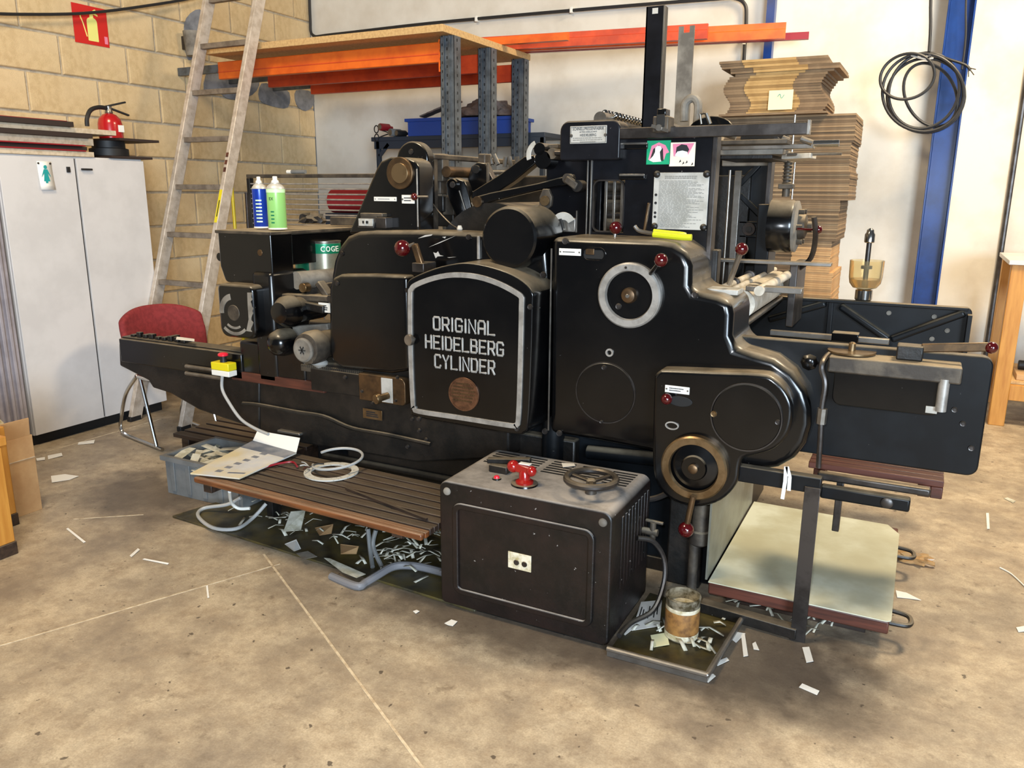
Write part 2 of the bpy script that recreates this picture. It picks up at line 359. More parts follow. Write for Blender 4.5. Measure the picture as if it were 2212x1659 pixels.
# back wall and the set-back bay on the right
bm = nb(); box(bm, (XW, YB, 0), (.02, YB+.2, 4.2)); wb = struct('wall_back', bm, 'plaster', label='white plastered back wall behind the rack')
bm = nb(); box(bm, (-.1, YR, 0), (4.2, YR+.2, 4.2)); wr = struct('wall_right', bm, 'plaster', label='warm lit white wall beyond the blue column')
bm = nb(); box(bm, (-.02, YB+.2, 0), (.02, YR, 4.2)); struct('wall_return', bm, 'plaster', label='short white return wall behind the blue column')
# blue steel column, an H section
cx0 = P(2012, 300, y=6.2).x; cx1 = P(2071, 300, y=6.2).x
t = thing('steel_column', 'tall blue painted steel column against the back wall', 'column', ((cx0+cx1)/2, 6.22, 0))
for nm, a, b in (('flange', (cx0, 6.19, 0), (cx0+.012, 6.34, 4.2)), ('flange', (cx1-.012, 6.19, 0), (cx1, 6.34, 4.2)), ('web', (cx0+.012, 6.26, 0), (cx1-.012, 6.275, 4.2))):
    bm = nb(); box(bm, a, b); mk(nm, bm, 'blue', t, .002)
bm = nb(); a = P(1668, 0, y=6.30); box(bm, (a.x-.028, 6.27, 0), (a.x+.028, 6.345, 4.2)); solo('steel_strut', bm, 'blue', 'narrow blue vertical strut behind the orange beams', 'column')
# conduit on back wall
Y = 6.32
pts = [P(668, -20, y=Y), P(670, 40, y=Y), P(676, 76, y=Y), P(720, 74, y=Y), P(930, 50, y=Y), P(1240, 22, y=Y), P(1540, -2, y=Y), P(1585, -4, y=Y), P(1608, 8, y=Y), P(1612, 40, y=Y), P(1607, 130, y=Y), P(1600, 300, y=Y)]
t = thing('cable_conduit', 'black electrical conduit running along the top of the back wall', 'conduit', pts[4])
bm = nb(); tube(bm, pts, .013, 8, 5); mk('pipe', bm, 'cabdk', t)
for q in ((1030, 41), (1235, 22), (1608, 90)):
    c = P(*q, y=Y); bm = nb(); box(bm, (c.x-.012, Y-.018, c.z-.022), (c.x+.012, YB-.001, c.z+.022)); mk('clip', bm, 'whitepl', t, .003)
# left sagging cable
bm = nb(); tube(bm, [P(-900, -60, x=XW+.07), P(-350, 10, x=XW+.07), P(-60, 27, x=XW+.07), P(60, 31, x=XW+.06), P(190, 28, x=XW+.06), P(320, 12, x=XW+.06), P(430, -8, x=XW+.05), P(520, -40, x=XW+.05), P(660, -150, x=XW+.05)], .010, 8)
solo('sagging_cable', bm, 'cabdk', 'black cable sagging across the block wall over the red sign', 'cable')
# conduit on right wall
bm = nb(); a = P(2172, 480, y=YR-.03); cyl(bm, (a.x, YR-.03, .1), (a.x, YR-.03, 4), .02, 10); solo('wall_pipe', bm, 'steel_dk', 'thin dark vertical pipe on the right wall behind the pine table', 'pipe')

# ---------------------------------------------------------------- fire sign, extinguisher, cabinet
def onwall(px, py, d=.004): return P(px, py, x=XW+d)
q = [onwall(152, -3), onwall(228, 12), onwall(233, 95), onwall(161, 83)]
y0 = min(v.y for v in q)+.004; y1 = max(v.y for v in q)-.004; zt = 2.845; zb = 2.59
t = thing('fire_extinguisher_sign', 'red square sign with a pale fire extinguisher on the block wall', 'sign', (XW, (y0+y1)/2, zb))
bm = nb(); box(bm, (XW+.002, y0, zb), (XW+.006, y1, zt)); mk('sign_board', bm, 'redsign', t)
yc = (y0+y1)/2+.01; X = XW+.0065
def flatx(bm, poly, x, d=.001):
    a = [bm.verts.new((x, y, z)) for y, z in poly]; b = [bm.verts.new((x-d, y, z)) for y, z in poly]; bm.faces.new(a); bm.faces.new(b[::-1])
    for i in range(len(poly)): bm.faces.new((a[i], b[i], b[(i+1) % len(poly)], a[(i+1) % len(poly)]))
bm = nb(); flatx(bm, rpoly([(yc-.04, zb+.025, .004), (yc+.04, zb+.025, .004), (yc+.04, zt-.075, .03), (yc-.04, zt-.075, .03)]), X+.0005)
flatx(bm, [(yc-.015, zt-.075), (yc+.015, zt-.075), (yc+.012, zt-.045), (yc-.012, zt-.045)], X+.0005)
flatx(bm, [(yc-.012, zt-.045), (yc+.05, zt-.06), (yc+.05, zt-.05), (yc+.012, zt-.035), (yc+.04, zt-.02), (yc+.03, zt-.016)], X+.0005)
tube(bm, [(X, yc-.01, zt-.045), (X, yc-.06, zt-.05), (X, yc-.085, zt-.075), (X, yc-.07, zt-.12), (X, yc-.048, zb+.05)], .004, 6)
mk('pictogram', bm, 'signyel', t)
bm = nb(); flatx(bm, [(y1-.035, zb+.02), (y1-.01, zb+.02), (y1-.01, zb+.07), (y1-.035, zb+.07)], X+.0004); mk('small_print', bm, 'pink', t)

# white two-door cabinet
CX = -4.88; cy0, cy1, cyM, CH = 2.93, 3.93, 3.42, 1.80
t = thing('storage_cabinet', 'tall white two door cabinet by the block wall', 'cabinet', (CX-.2, 3.43, 0))
bm = nb(); box(bm, (XW+.02, cy0, .07), (CX-.02, cy1, CH)); mk('carcass', bm, 'white', t, .003)
bm = nb(); box(bm, (XW+.04, cy0+.01, 0), (CX-.05, cy1-.01, .07)); mk('plinth', bm, 'dark', t)
for a, b, hy in ((cy0, cyM-.007, cyM-.055), (cyM+.007, cy1, cyM+.06)):
    bm = nb(); box(bm, (CX-.019, a+.002, .075), (CX, b, CH-.012)); d = mk('door', bm, 'white', t, .002)
    bm = nb()
    if hy < cyM: box(bm, (CX, hy-.012, 1.70), (CX+.008, hy+.012, 1.735)); mk('lock', bm, 'black', d, .002)
    else: bar(bm, (CX+.012, hy-.03, 1.722), (CX+.012, hy+.045, 1.722), .012, .012); cyl(bm, (CX, hy-.02, 1.722), (CX+.014, hy-.02, 1.722), .006); mk('handle', bm, 'black', d, .002)
bm = nb(); box(bm, (CX-.0195, cyM-.006, .08), (CX-.012, cyM+.006, CH-.014)); mk('door_gap_shade', bm, 'dark', t)  # dark strip painting in the shade between the two doors
# restroom poster on the door
q0, q1 = P(78, 348, x=CX), P(117, 410, x=CX)
py0, py1, pz0, pz1 = q0.y, q1.y, q1.z, q0.z
t = thing('paper_sign', 'small white paper with a teal figure taped on the cabinet door', 'paper sign', (CX, (py0+py1)/2, pz0))
bm = nb(); nseg = 6
for k in range(nseg):
    z_a = pz0+(pz1-pz0)*k/nseg; z_b = pz0+(pz1-pz0)*(k+1)/nseg
    xa = CX+.003+.012*(1-k/nseg)**2; xb = CX+.003+.012*(1-(k+1)/nseg)**2
    v = [bm.verts.new(p) for p in ((xa, py0, z_a), (xa, py1, z_a), (xb, py1, z_b), (xb, py0, z_b))]; bm.faces.new(v)
bmesh.ops.remove_doubles(bm, verts=bm.verts, dist=1e-5); o = mk('sheet', bm, 'paper', t)
so = o.modifiers.new('s', 'SOLIDIFY'); so.thickness = .0008
pc = (py0+py1)/2; h = pz1-pz0; bm = nb(); X = CX+.011
flatx(bm, [(pc-.018, pz0+h*.30), (pc-.008, pz0+h*.30), (pc-.008, pz0+h*.12), (pc+.008, pz0+h*.12), (pc+.008, pz0+h*.30), (pc+.022, pz0+h*.30), (pc+.010, pz0+h*.6), (pc+.03, pz0+h*.45), (pc+.012, pz0+h*.72), (pc-.012, pz0+h*.72), (pc-.03, pz0+h*.45), (pc-.010, pz0+h*.6)], X)
flatx(bm, [(pc+.011*math.cos(a*PI/6), pz0+h*.8+.012*math.sin(a*PI/6)) for a in range(12)], X); mk('figure', bm, 'teal', t)
for yy in (py0+.008, py1-.008): bm = nb(); cyl(bm, (CX, yy, pz1-.012), (CX+.008, yy, pz1-.012), .006, 10); mk('pin', bm, 'steel_dk', t)
# grey metal locker left of it
t = thing('metal_locker', 'grey lilac metal locker at the left edge next to the white cabinet', 'locker', (-4.75, 2.6, 0))
bm = nb(); box(bm, (XW+.02, 2.0, .05), (CX+.0, 2.90, 1.797)); mk('body', bm, 'lilac', t, .004)
bm = nb(); box(bm, (CX, 2.02, .12), (CX+.018, 2.72, 1.78)); d = mk('door', bm, 'lilac', t, .004)
for yy in (2.76, 2.80, 2.845): bm = nb(); box(bm, (CX, yy, .08), (CX+.022, yy+.02, 1.78)); mk('ridge', bm, 'lilac', t, .004)
bm = nb(); a = P(0, 600, x=CX+.018); box(bm, (CX+.018, 2.3, 1.0), (CX+.022, 2.66, 1.5)); mk('window_panel', bm, 'darkblue', d)
bm = nb(); box(bm, (XW+.05, 2.02, 0), (CX-.03, 2.88, .05)); mk('plinth', bm, 'dark', t)

# boards lying on the cabinet
def boardpile(name, label, px0, px1, py, th, m, w=.30, dy=0):
    a = P(px1, py, x=CX+dy)
    bm = nb(); box(bm, (CX-w, 2.35, a.z-th/2), (CX+dy, a.y, a.z+th/2)); return solo(name, bm, m, label, 'board', 'boards lying on the white cabinet', bevel=.002)
zs = CH
for i, (th, e, m, dx, lab) in enumerate((
    (.022, 3.56, 'whitebd', .02, 'pale wooden board lowest in the pile on the white cabinet'),
    (.006, 3.50, 'redplas', .03, 'thin red sheet just above the lowest pale board on the cabinet'),
    (.016, 3.53, 'blackbd', .0, 'dark brown board resting on the thin red sheet on the cabinet'),
    (.006, 3.50, 'redplas', .03, 'upper thin red sheet between the brown boards on the cabinet'),
    (.030, 3.58, 'whitebd', .0, 'thick pale board in the middle of the cabinet pile'),
    (.020, 3.55, 'blackbd', .04, 'dark board under the light beech plank on the cabinet'),
    (.022, 3.74, 'whitebd', .02, 'long light beech plank near the top of the cabinet pile'),
    (.022, 3.42, 'blackbd', .05, 'dark topmost board on the white cabinet pile'),
    (.004, 3.40, 'redplas', .02, 'red sheet lying on the very top of the cabinet pile'))):
    th *= 1.45
    bm = nb(); box(bm, (CX-.34+dx, 2.3, zs+.0005), (CX-.02+dx, e, zs+th)); zs += th
    solo('board', bm, m, lab, 'board', 'boards lying on the white cabinet', bevel=.0015)
# extinguisher standing on a dark round base
ec = Vector((CX-.17, 3.80, CH)); 
t = thing('dark_rubber_coil', 'dark grey coiled belt lying on the cabinet under the extinguisher', 'belt', ec)
bm = nb(); lathe(bm, [(.10, .0), (.125, .004), (.125, .05), (.105, .056), (.105, .10), (.02, .10)], ec+Vector((0, 0, .0)), (0, 0, 1), 28); mk('coil', bm, 'black', t, 0)
bm = nb(); box(bm, (CX-.30, 3.68, CH+.0005), (CX+.01, 4.0, CH+.016)); solo('board_offcut', bm, 'blackbd', 'dark thin offcut board at the right end of the cabinet top', 'board')
t.location.z += .016
ez = ec.z+.1165
bm = nb(); box(bm, (CX-.30, 3.745, ez), (CX+.02, 4.06, ez+.016)); solo('board_offcut', bm, 'blackbd', 'dark board directly under the red fire extinguisher', 'board')
ez += .0165
t = thing('fire_extinguisher', 'small red fire extinguisher standing on boards on the cabinet', 'fire extinguisher', (ec.x, 3.83, ez))
e0 = Vector((ec.x, 3.83, ez)); bm = nb(); lathe(bm, [(.072, 0), (.078, .006), (.078, .095), (.07, .13), (.045, .158), (.022, .168)], e0, (0, 0, 1), 32); mk('cylinder', bm, 'redext', t)
bm = nb(); lathe(bm, [(.079, .0), (.079, .016)], e0+Vector((0, 0, .165)), (0, 0, 1), 24); 
bm.free()
bm = nb(); lathe(bm, [(.022, 0), (.026, .01), (.02, .03), (.022, .05)], e0+Vector((0, 0, .163)), (0, 0, 1), 18); mk('valve', bm, 'steel', t)
bm = nb(); box(bm, (e0.x+.0, e0.y+.0, e0.z+.045), (e0.x+.0795, e0.y+.045, e0.z+.09)); mk('label_patch', bm, 'paper', t)
bm = nb(); bar(bm, e0+Vector((0, -.03, .208)), e0+Vector((.02, .12, .25)), .025, .012); mk('squeeze_lever', bm, 'black', t, .003)
bm = nb(); bar(bm, e0+Vector((0, .0, .205)), e0+Vector((.02, .14, .165)), .022, .012); mk('carry_handle', bm, 'black', t, .003)
bm = nb(); tube(bm, [e0+Vector(v) for v in ((.0, -.01, .2), (.01, -.08, .2), (.02, -.15, .175), (.03, -.19, .12), (.03, -.195, .07))], .014, 10); mk('hose', bm, 'black', t)

# wall bucket behind ladder
c = P(418, 92, x=XW+.1)
t = thing('grey_wall_holder', 'grey tub fixed to the block wall behind the ladder', 'holder', (c.x, c.y, c.z-.1))
bm = nb(); lathe(bm, [(.06, -.10), (.075, .08), (.07, .08), (.056, -.09)], c, (0, 0, 1), 20); mk('tub', bm, 'dustgrey', t)
bm = nb(); box(bm, (XW, c.y-.03, c.z-.05), (c.x-.05, c.y+.03, c.z+.05)); mk('bracket', bm, 'steel_dk', t, .003)

# ---------------------------------------------------------------- ladder leaning on the rack
lad = thing('ladder', 'long worn aluminium ladder leaning on the orange rack', 'ladder', (-4.6, 3.63, 0))
LX0, LX1 = -4.86, -4.36
def lp(z): return 3.626+.336*z
for X in (LX0, LX1):
    bm = nb(); bar(bm, (X, lp(0), .0), (X, lp(3.35), 3.35), .036, .085, (0, 1, 0)); mk('rail', bm, 'alum', lad, .003)
    bm = nb(); box(bm, (X-.02, lp(0)-.045, 0), (X+.02, lp(0)+.045, .035)); mk('foot', bm, 'black', lad, .004)
for k in range(11):
    z = .30+.268*k*1.0
    z = 1.286+(k-3)*.331
    if 0.1 < z < 3.3: bm = nb(); bar(bm, (LX0, lp(z), z), (LX1, lp(z), z), .042, .036); mk('rung', bm, 'rung', lad, .003)
z = 1.45
bm = nb(); bar(bm, (LX1, lp(1.38)-.0455, 1.38), (LX1, lp(1.60)-.0455, 1.60), .024, .003, (0, 1, 0)); mk('warning_label', bm, 'yellow', lad)
for k in range(3): bm = nb(); bar(bm, (LX1, lp(1.72+k*.05)-.0455, 1.72+k*.05), (LX1, lp(1.75+k*.05)-.0455, 1.75+k*.05), .022, .003, (0, 1, 0)); mk('printed_label', bm, 'wood_red', lad)
bm = nb(); bar(bm, (LX1+.004, lp(1.42)-.0475, 1.42), (LX1+.004, lp(1.53)-.0475, 1.53), .007, .002, (0, 1, 0)); mk('label_mark', bm, 'ink', lad)

for a_, b_, m, nm, lab in (((-4.70, 4.55, 0), (-4.776, 4.62, 1.62), 'yellow', 'yellow_pole', 'thin yellow pole standing behind the ladder foot'), ((-4.60, 4.56, 0), (-4.632, 4.62, 1.58), 'wood_dk', 'dark_pole', 'thin dark pole standing right of the yellow pole')):
    bm = nb(); cyl(bm, a_, b_, .012, 10); cyl(bm, a_, (a_[0], a_[1], .02), .03, 12); solo(nm, bm, m, lab, 'pole')
# ---------------------------------------------------------------- pallet rack with chipboard top
rk = thing('pallet_rack', 'tall rack with chipboard top, orange beams and grey perforated uprights', 'rack', (-4.0, 5.2, 0))
bz = 2.60; bfy, bby, bx1 = 4.60, 5.87, -2.85
bm = nb(); box(bm, (-4.93, bfy, bz-.022), (bx1, bby, bz+.022)); mk('chipboard_top', bm, 'board', rk, .002)
def rackbeam(Y, m):
    bm = nb(); box(bm, (-4.95, Y, 2.42), (-2.955, Y+.045, 2.545)); o = mk('beam', bm, m, rk, .006)
    bm = nb(); box(bm, (-4.95, Y-.003, 2.468), (-2.955, Y, 2.474)); mk('beam_groove', bm, 'orange_d', o)
    bm = nb(); box(bm, (XW+.006, Y+.008, 2.47), (-4.95, Y+.038, 2.53)); mk('wall_bracket', bm, 'upright', rk, .003)
    bm = nb(); box(bm, (-2.965, Y-.006, 2.36), (-2.93, Y+.04, 2.56)); o = mk('end_plate', bm, m, rk, .002)
    for z in (2.385, 2.44, 2.49, 2.54): bm = nb(); box(bm, (-2.952, Y-.008, z-.008), (-2.942, Y-.005, z+.008)); mk('slot', bm, 'dark', o)
for Y, m in ((4.735, 'orange'), (5.26, 'orange_d'), (5.78, 'orange_d')): rackbeam(Y, m)
for Y in (4.72, 5.22, 5.74):
    x0 = -2.945; wd = .105; dp = .085
    bm = nb(); prism(bm, [(x0, 0), (x0+wd, 0), (x0+wd, 2.575), (x0, 2.575)], Y, Y+.003)
    box(bm, (x0, Y, 0), (x0+.003, Y+dp, 2.575)); box(bm, (x0+wd-.003, Y, 0), (x0+wd, Y+dp, 2.575)); box(bm, (x0+.03, Y-.012, 0), (x0+.036, Y, 2.575)); box(bm, (x0+.07, Y-.012, 0), (x0+.076, Y, 2.575))
    o = mk('upright', bm, 'upright', rk)
    bm = nb()
    for k in range(26):
        z = 1.2+k*.054
        box(bm, (x0+.048, Y-.0012, z-.009), (x0+.056, Y+.0, z+.009)); box(bm, (x0+wd, Y+.035, z-.009), (x0+wd+.0012, Y+.045, z+.009)); box(bm, (x0+.012, Y-.0012, z+.018), (x0+.019, Y, z+.034))
    mk('perforation', bm, 'dark', o, kind='stuff')
# loose beams lying on the rack top
def loosebeam(a, b, h, d, m, lab):
    bm = nb(); a, b = Vector(a), Vector(b); dr = (b-a).normalized(); s = Vector((-dr.y, dr.x, 0))
    prof = [(-d/2, 0), (d/2, 0), (d/2, h), (-d/2+.02, h), (-d/2+.02, h*.62), (-d/2, h*.55)]
    A = [bm.verts.new(a+s*i+Vector((0, 0, j))) for i, j in prof]; B = [bm.verts.new(b+s*i+Vector((0, 0, j))) for i, j in prof]
    bm.faces.new(A); bm.faces.new(B[::-1])
    for i in range(6): bm.faces.new((A[i], A[(i+1) % 6], B[(i+1) % 6], B[i]))
    return solo('loose_beam', bm, m, lab, 'beam', 'orange beams lying on the rack top')
zt = bz+.0225
loosebeam((-3.3, 5.66, zt), (-1.0, 6.03, zt), .105, .05, 'orange', 'longest orange beam lying on the rack and overhanging far to the right')
loosebeam((-3.3, 5.58, zt), (-1.48, 5.82, zt), .10, .05, 'orange_d', 'shorter red orange beam in front of the longest beam')
loosebeam((-3.25, 5.75, zt), (-.86, 6.12, zt), .05, .04, 'redplas', 'thin dark red bar behind the longest orange beam')
loosebeam((-3.2, 5.40, zt), (-2.36, 5.46, zt), .055, .05, 'orange', 'short pale orange beam stub projecting past the rack corner')

# ---------------------------------------------------------------- blue steel shelf and its clutter
sx0, sx1, sy, sz = -4.33, -2.72, 5.87, 2.05
sh = thing('steel_shelf_unit', 'dark blue steel shelf unit behind the rack uprights', 'shelf', ((sx0+sx1)/2, 6.05, 0))
bm = nb(); box(bm, (sx0-.05, sy, sz-.035), (sx1, 6.33, sz)); mk('shelf', bm, 'darkblue', sh, .003)
bm = nb(); box(bm, (sx0-.02, sy, sz-.10), (sx1, sy+.012, sz-.035)); mk('front_rail', bm, 'darkblue', sh, .002)
for x in (sx0, sx1-.04):
    for y in (sy, 6.28): bm = nb(); box(bm, (x, y, 0), (x+.035, y+.035, sz-.036)); mk('leg', bm, 'darkblue', sh, .002)
bm = nb(); bar(bm, (sx0+.03, sy+.006, sz-.16), (sx0+.13, sy+.006, sz-.06), .012, .03); mk('gusset', bm, 'darkblue', sh)
for zz in (1.1, .3): bm = nb(); box(bm, (sx0, sy+.037, zz), (sx1, 6.27, zz+.03)); mk('shelf', bm, 'darkblue', sh, .003)
c = P(870, 288, y=5.9)
def crate(name, lab, x0, x1, y0, y1, z0, z1, m, cat='box', tp=.02, parent=None):
    t = thing(name, lab, cat, ((x0+x1)/2, (y0+y1)/2, z0)); th = .006
    bm = nb()
    for a, b in (((x0, y0, z0), (x1, y0+th, z1)), ((x0, y1-th, z0), (x1, y1, z1)), ((x0, y0+th, z0), (x0+th, y1-th, z1)), ((x1-th, y0+th, z0), (x1, y1-th, z1)), ((x0+th, y0+th, z0), (x1-th, y1-th, z0+th))): box(bm, a, b)
    mk('shell', bm, m, t)
    bm = nb(); band_ = ((x0-.012, y0-.012), (x1+.012, y1+.012))
    for a, b in (((x0-tp, y0-tp, z1-.025), (x1+tp, y0, z1)), ((x0-tp, y1, z1-.025), (x1+tp, y1+tp, z1)), ((x0-tp, y0, z1-.025), (x0, y1, z1)), ((x1, y0, z1-.025), (x1+tp, y1, z1))): box(bm, a, b)
    mk('rim', bm, m, t); return t
crate('blue_crate', 'blue plastic crate on the shelf left of the rack upright', -4.0, -3.56, 5.88, 6.2, sz+.0005, sz+.14, 'bluebin')
crate('blue_crate', 'blue plastic crate on the shelf between the rack uprights', -3.48, -3.0, 5.88, 6.2, sz+.0005, sz+.13, 'bluebin')
# cloth bundle
t = thing('cloth_bundle', 'crumpled brown cloth bundle heaped on the blue crates', 'cloth', (-3.55, 6.0, sz+.14))
bm = nb(); bmesh.ops.create_icosphere(bm, subdivisions=4, radius=1)
from mathutils import noise as mnoise
for v in bm.verts:
    p = v.co.copy(); n = mnoise.noise(p*2.2)*.35+mnoise.noise(p*5)*.12; v.co = Vector((p.x*.28, p.y*.15, p.z*.115))*(1+n)
    if v.co.z < -.01: v.co.z = -.01
    v.co += Vector((-3.33, 6.02, sz+.145+.01))
mk('bundle', bm, 'cloth', t)
bm = nb()
for a in range(5): 
    x = -3.92+a*.07; z = sz+.16+a*.022
    bar(bm, (x, 5.98, z), (x+.085, 6.0, z+.03), .14, .012)
mk('hanging_fold', bm, 'cloth', t, .004)
# bottles lying on the shelf
for i, (px, py, r, ln, m, lab) in enumerate(((842, 272, .032, .16, 'greypl', 'grey bottle lying with its round base forward on the shelf'), (820, 268, .03, .14, 'redplas', 'dark red bottle lying behind the scissors on the shelf'), (856, 280, .026, .14, 'black', 'black bottle lying against the blue crate'))):
    a = P(px, py, y=5.84); a.z = sz+r+.001+(0.05 if i == 1 else 0)
    t = thing('bottle', lab, 'bottle', (a.x, a.y, sz), 'bottles lying on the steel shelf')
    bm = nb(); lathe(bm, [(r*.9, 0), (r, .006), (r, ln*.7), (r*.45, ln*.85), (r*.4, ln)], a, (.25, 1, 0), 20); mk('body', bm, m, t)
    bm = nb(); lathe(bm, [(r*.8, -.002), (r*.8, .001)], a, (.25, 1, 0), 20); mk('base', bm, 'steel', t)
t = thing('scissors', 'pair of dark scissors lying at the left end of the shelf', 'scissors', (-4.3, 5.86, sz))
for s in (-1, 1):
    c = Vector((-4.32, 5.87, sz+.03+.035*s)); bm = nb(); pts = [c+Vector((.022*math.cos(k*PI/6), 0, .03*math.sin(k*PI/6))) for k in range(13)]; tube(bm, pts, .005, 6, 2); bar(bm, c+Vector((.02, 0, 0)), c+Vector((.18, .02, -.05*s)), .01, .008); mk('blade_and_grip', bm, 'black', t)

# ---------------------------------------------------------------- piles of flattened cartons
def sheetmesh(w, d, h, cols):
    bm = nb(); n = len(cols)
    x = -w/2
    for k, (fr, m) in enumerate(cols):
        s0 = len(bm.faces); dd = .004 if k == 1 and n > 1 else 0
        box(bm, (x, -d/2-dd, 0), (x+w*fr, d/2, h)); x += w*fr
        bm.faces.ensure_lookup_table()
        for f in bm.faces[s0:]: f.material_index = k
    bmesh.ops.recalc_face_normals(bm, faces=bm.faces)
    me = bpy.data.meshes.new('flattened_carton'); bm.to_mesh(me); bm.free()
    for fr, m in cols: me.materials.append(MT[m])
    return me
SX, SY = -.90, 5.80
bm = nb()
pal = thing('wooden_pallet', 'wooden pallet under the tall carton pile', 'pallet', (SX, SY, 0))
for y in (-.25, 0, .25): bm = nb(); box(bm, (SX-.42, SY+y-.04, 0), (SX+.42, SY+y+.04, .09)); mk('runner', bm, 'pine', pal)
for x in (-.35, -.12, .12, .35): bm = nb(); box(bm, (SX+x-.05, SY-.3, .09), (SX+x+.05, SY+.3, .11)); mk('deck_board', bm, 'pine', pal)
meA = sheetmesh(.80, .56, .0124, [(1, 'kraft_d')]); z = .1105; k = 0
MA = [meA, sheetmesh(.80, .56, .0124, [(1, 'kraft_e')]), sheetmesh(.80, .56, .0124, [(1, 'kraft_f')])]
MA2 = [sheetmesh(.80, .56, .0124, [(.70, a_), (.30, 'kraft')]) for a_ in ('kraft_d', 'kraft_e')]
while z < 2.075:
    off = 0.0
    if z > 1.55: off = .055
    elif z > 1.30: off = .0
    elif z > 1.1: off = -.03
    if 1.72 < z < 1.9: off -= .015
    o = bpy.data.objects.new('flattened_carton', MA2[k % 2] if .8 < z < 1.25 else MA[(k*7+k//3) % 3]); k += 1; COL.objects.link(o)
    o.location = (SX+off*.8+random.uniform(-.0025, .0025), SY+random.uniform(-.004, .004), z); o.rotation_euler = (0, 0, random.uniform(-.003, .003))
    tag(o, 'flattened brown carton in the tall pile behind the printing press', 'carton', 'flattened cartons in the tall pile'); z += .0134
zt0 = z+.0005
# projecting sheet between the piles
a = P(1545, 247, z=zt0)
bm = nb(); box(bm, (-1.28, SY-.36, zt0), (-.62, SY+.24, zt0+.012)); solo('cardboard_sheet', bm, 'kraft_d', 'single cardboard sheet sticking out between the two carton piles', 'cardboard')
z = zt0+.0125
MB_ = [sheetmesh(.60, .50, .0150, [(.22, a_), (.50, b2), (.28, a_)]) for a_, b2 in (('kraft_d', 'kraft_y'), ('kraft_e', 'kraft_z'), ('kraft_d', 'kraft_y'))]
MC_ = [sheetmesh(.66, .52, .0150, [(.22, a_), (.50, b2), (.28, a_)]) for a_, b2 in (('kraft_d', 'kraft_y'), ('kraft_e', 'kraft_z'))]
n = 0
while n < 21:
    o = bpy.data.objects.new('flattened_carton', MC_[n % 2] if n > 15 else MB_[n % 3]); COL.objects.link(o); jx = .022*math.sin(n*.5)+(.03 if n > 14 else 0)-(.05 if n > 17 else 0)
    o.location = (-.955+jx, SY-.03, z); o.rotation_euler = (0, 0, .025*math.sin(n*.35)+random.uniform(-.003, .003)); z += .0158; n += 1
    tag(o, 'flattened carton with golden middle in the small top pile', 'carton', 'flattened cartons in the small top pile')
a = P(1662, 196, y=SY-.30); b = P(1711, 236, y=SY-.30)
bm = nb(); box(bm, (a.x, SY-.3, b.z), (b.x, SY-.2985, a.z)); o = solo('paper_note', bm, 'note', 'pale yellow note stuck on the small carton pile', 'note')
bm = nb(); o.location.y -= .006
y_ = SY-.3075
tube(bm, [((a.x+b.x)/2-.02, y_, (a.z+b.z)/2+.02), ((a.x+b.x)/2-.005, y_, (a.z+b.z)/2+.035), ((a.x+b.x)/2+.005, y_, (a.z+b.z)/2+.01), ((a.x+b.x)/2+.02, y_, (a.z+b.z)/2+.03)], .0015, 5); w_ = mk('handwriting', bm, 'teal', None); w_.parent = o; w_.location = -Vector(o.location)

# coil of cable on the column
Y = 6.02; t = thing('cable_coil', 'black cable coiled and hung on the blue column', 'cable', (P(2010, 120, y=Y).x, Y, 2.0))
def loopPx(cx, cy, rx, ry, ph, tw, turns=1.0, dy=0):
    out = []
    for k in range(int(24*turns)+1):
        a = ph+2*PI*k/24; x = cx+rx*math.cos(a)*math.cos(tw)-ry*math.sin(a)*math.sin(tw); y = cy+rx*math.cos(a)*math.sin(tw)+ry*math.sin(a)*math.cos(tw); out.append(P(x, y, y=Y+dy+.01*math.sin(a*2)))
    return out
for i, (cx, cy, rx, ry, tw, dy) in enumerate(((1994, 200, 88, 84, .1, -.01), (2000, 206, 84, 80, -.2, .02), (1996, 196, 74, 84, .5, 0), (1960, 165, 60, 48, -.35, -.02), (2010, 205, 72, 54, 1.1, .03))):
    bm = nb(); tube(bm, loopPx(cx, cy, rx, ry, 0, tw, 1, dy), .0095, 8, 2); mk('loop', bm, 'cabdk', t)
bm = nb(); tube(bm, [P(2030, -260, y=Y), P(2012, -30, y=Y), P(2010, 60, y=Y), P(2007, 112, y=Y-.01)], .0095, 8); mk('drop_cable', bm, 'cabdk', t)
bm = nb(); tube(bm, [P(2108, -260, y=6.1), P(2088, -20, y=6.1), P(2086, 80, y=6.1), P(2078, 150, y=6.1)], .006, 8); mk('drop_cable', bm, 'cabdk', t)
bm = nb(); tube(bm, [P(2020, 118, y=Y), P(2050, 128, y=Y-.02), P(2085, 140, y=Y-.03), P(2096, 152, y=Y-.03)], .008, 8); mk('cable_tail', bm, 'cabdk', t)
for q in ((2104, 162), (2092, 166), (2108, 150)): bm = nb(); tube(bm, [P(2092, 146, y=Y-.03), P(*q, y=Y-.04)], .003, 6, 0); mk('bare_wire', bm, 'steel_dk', t)
bm = nb(); tube(bm, [P(1968, 120, y=Y-.02), P(1995, 127, y=Y-.03), P(2016, 126, y=Y-.02)], .006, 6); mk('tie', bm, 'cabgrey', t)
bm = nb(); cyl(bm, (P(2008, 122, y=Y).x, Y-.04, P(2008, 122, y=Y).z), (P(2008, 122, y=Y).x, 6.2, P(2008, 122, y=Y).z), .008); mk('hook', bm, 'steel_dk', t)

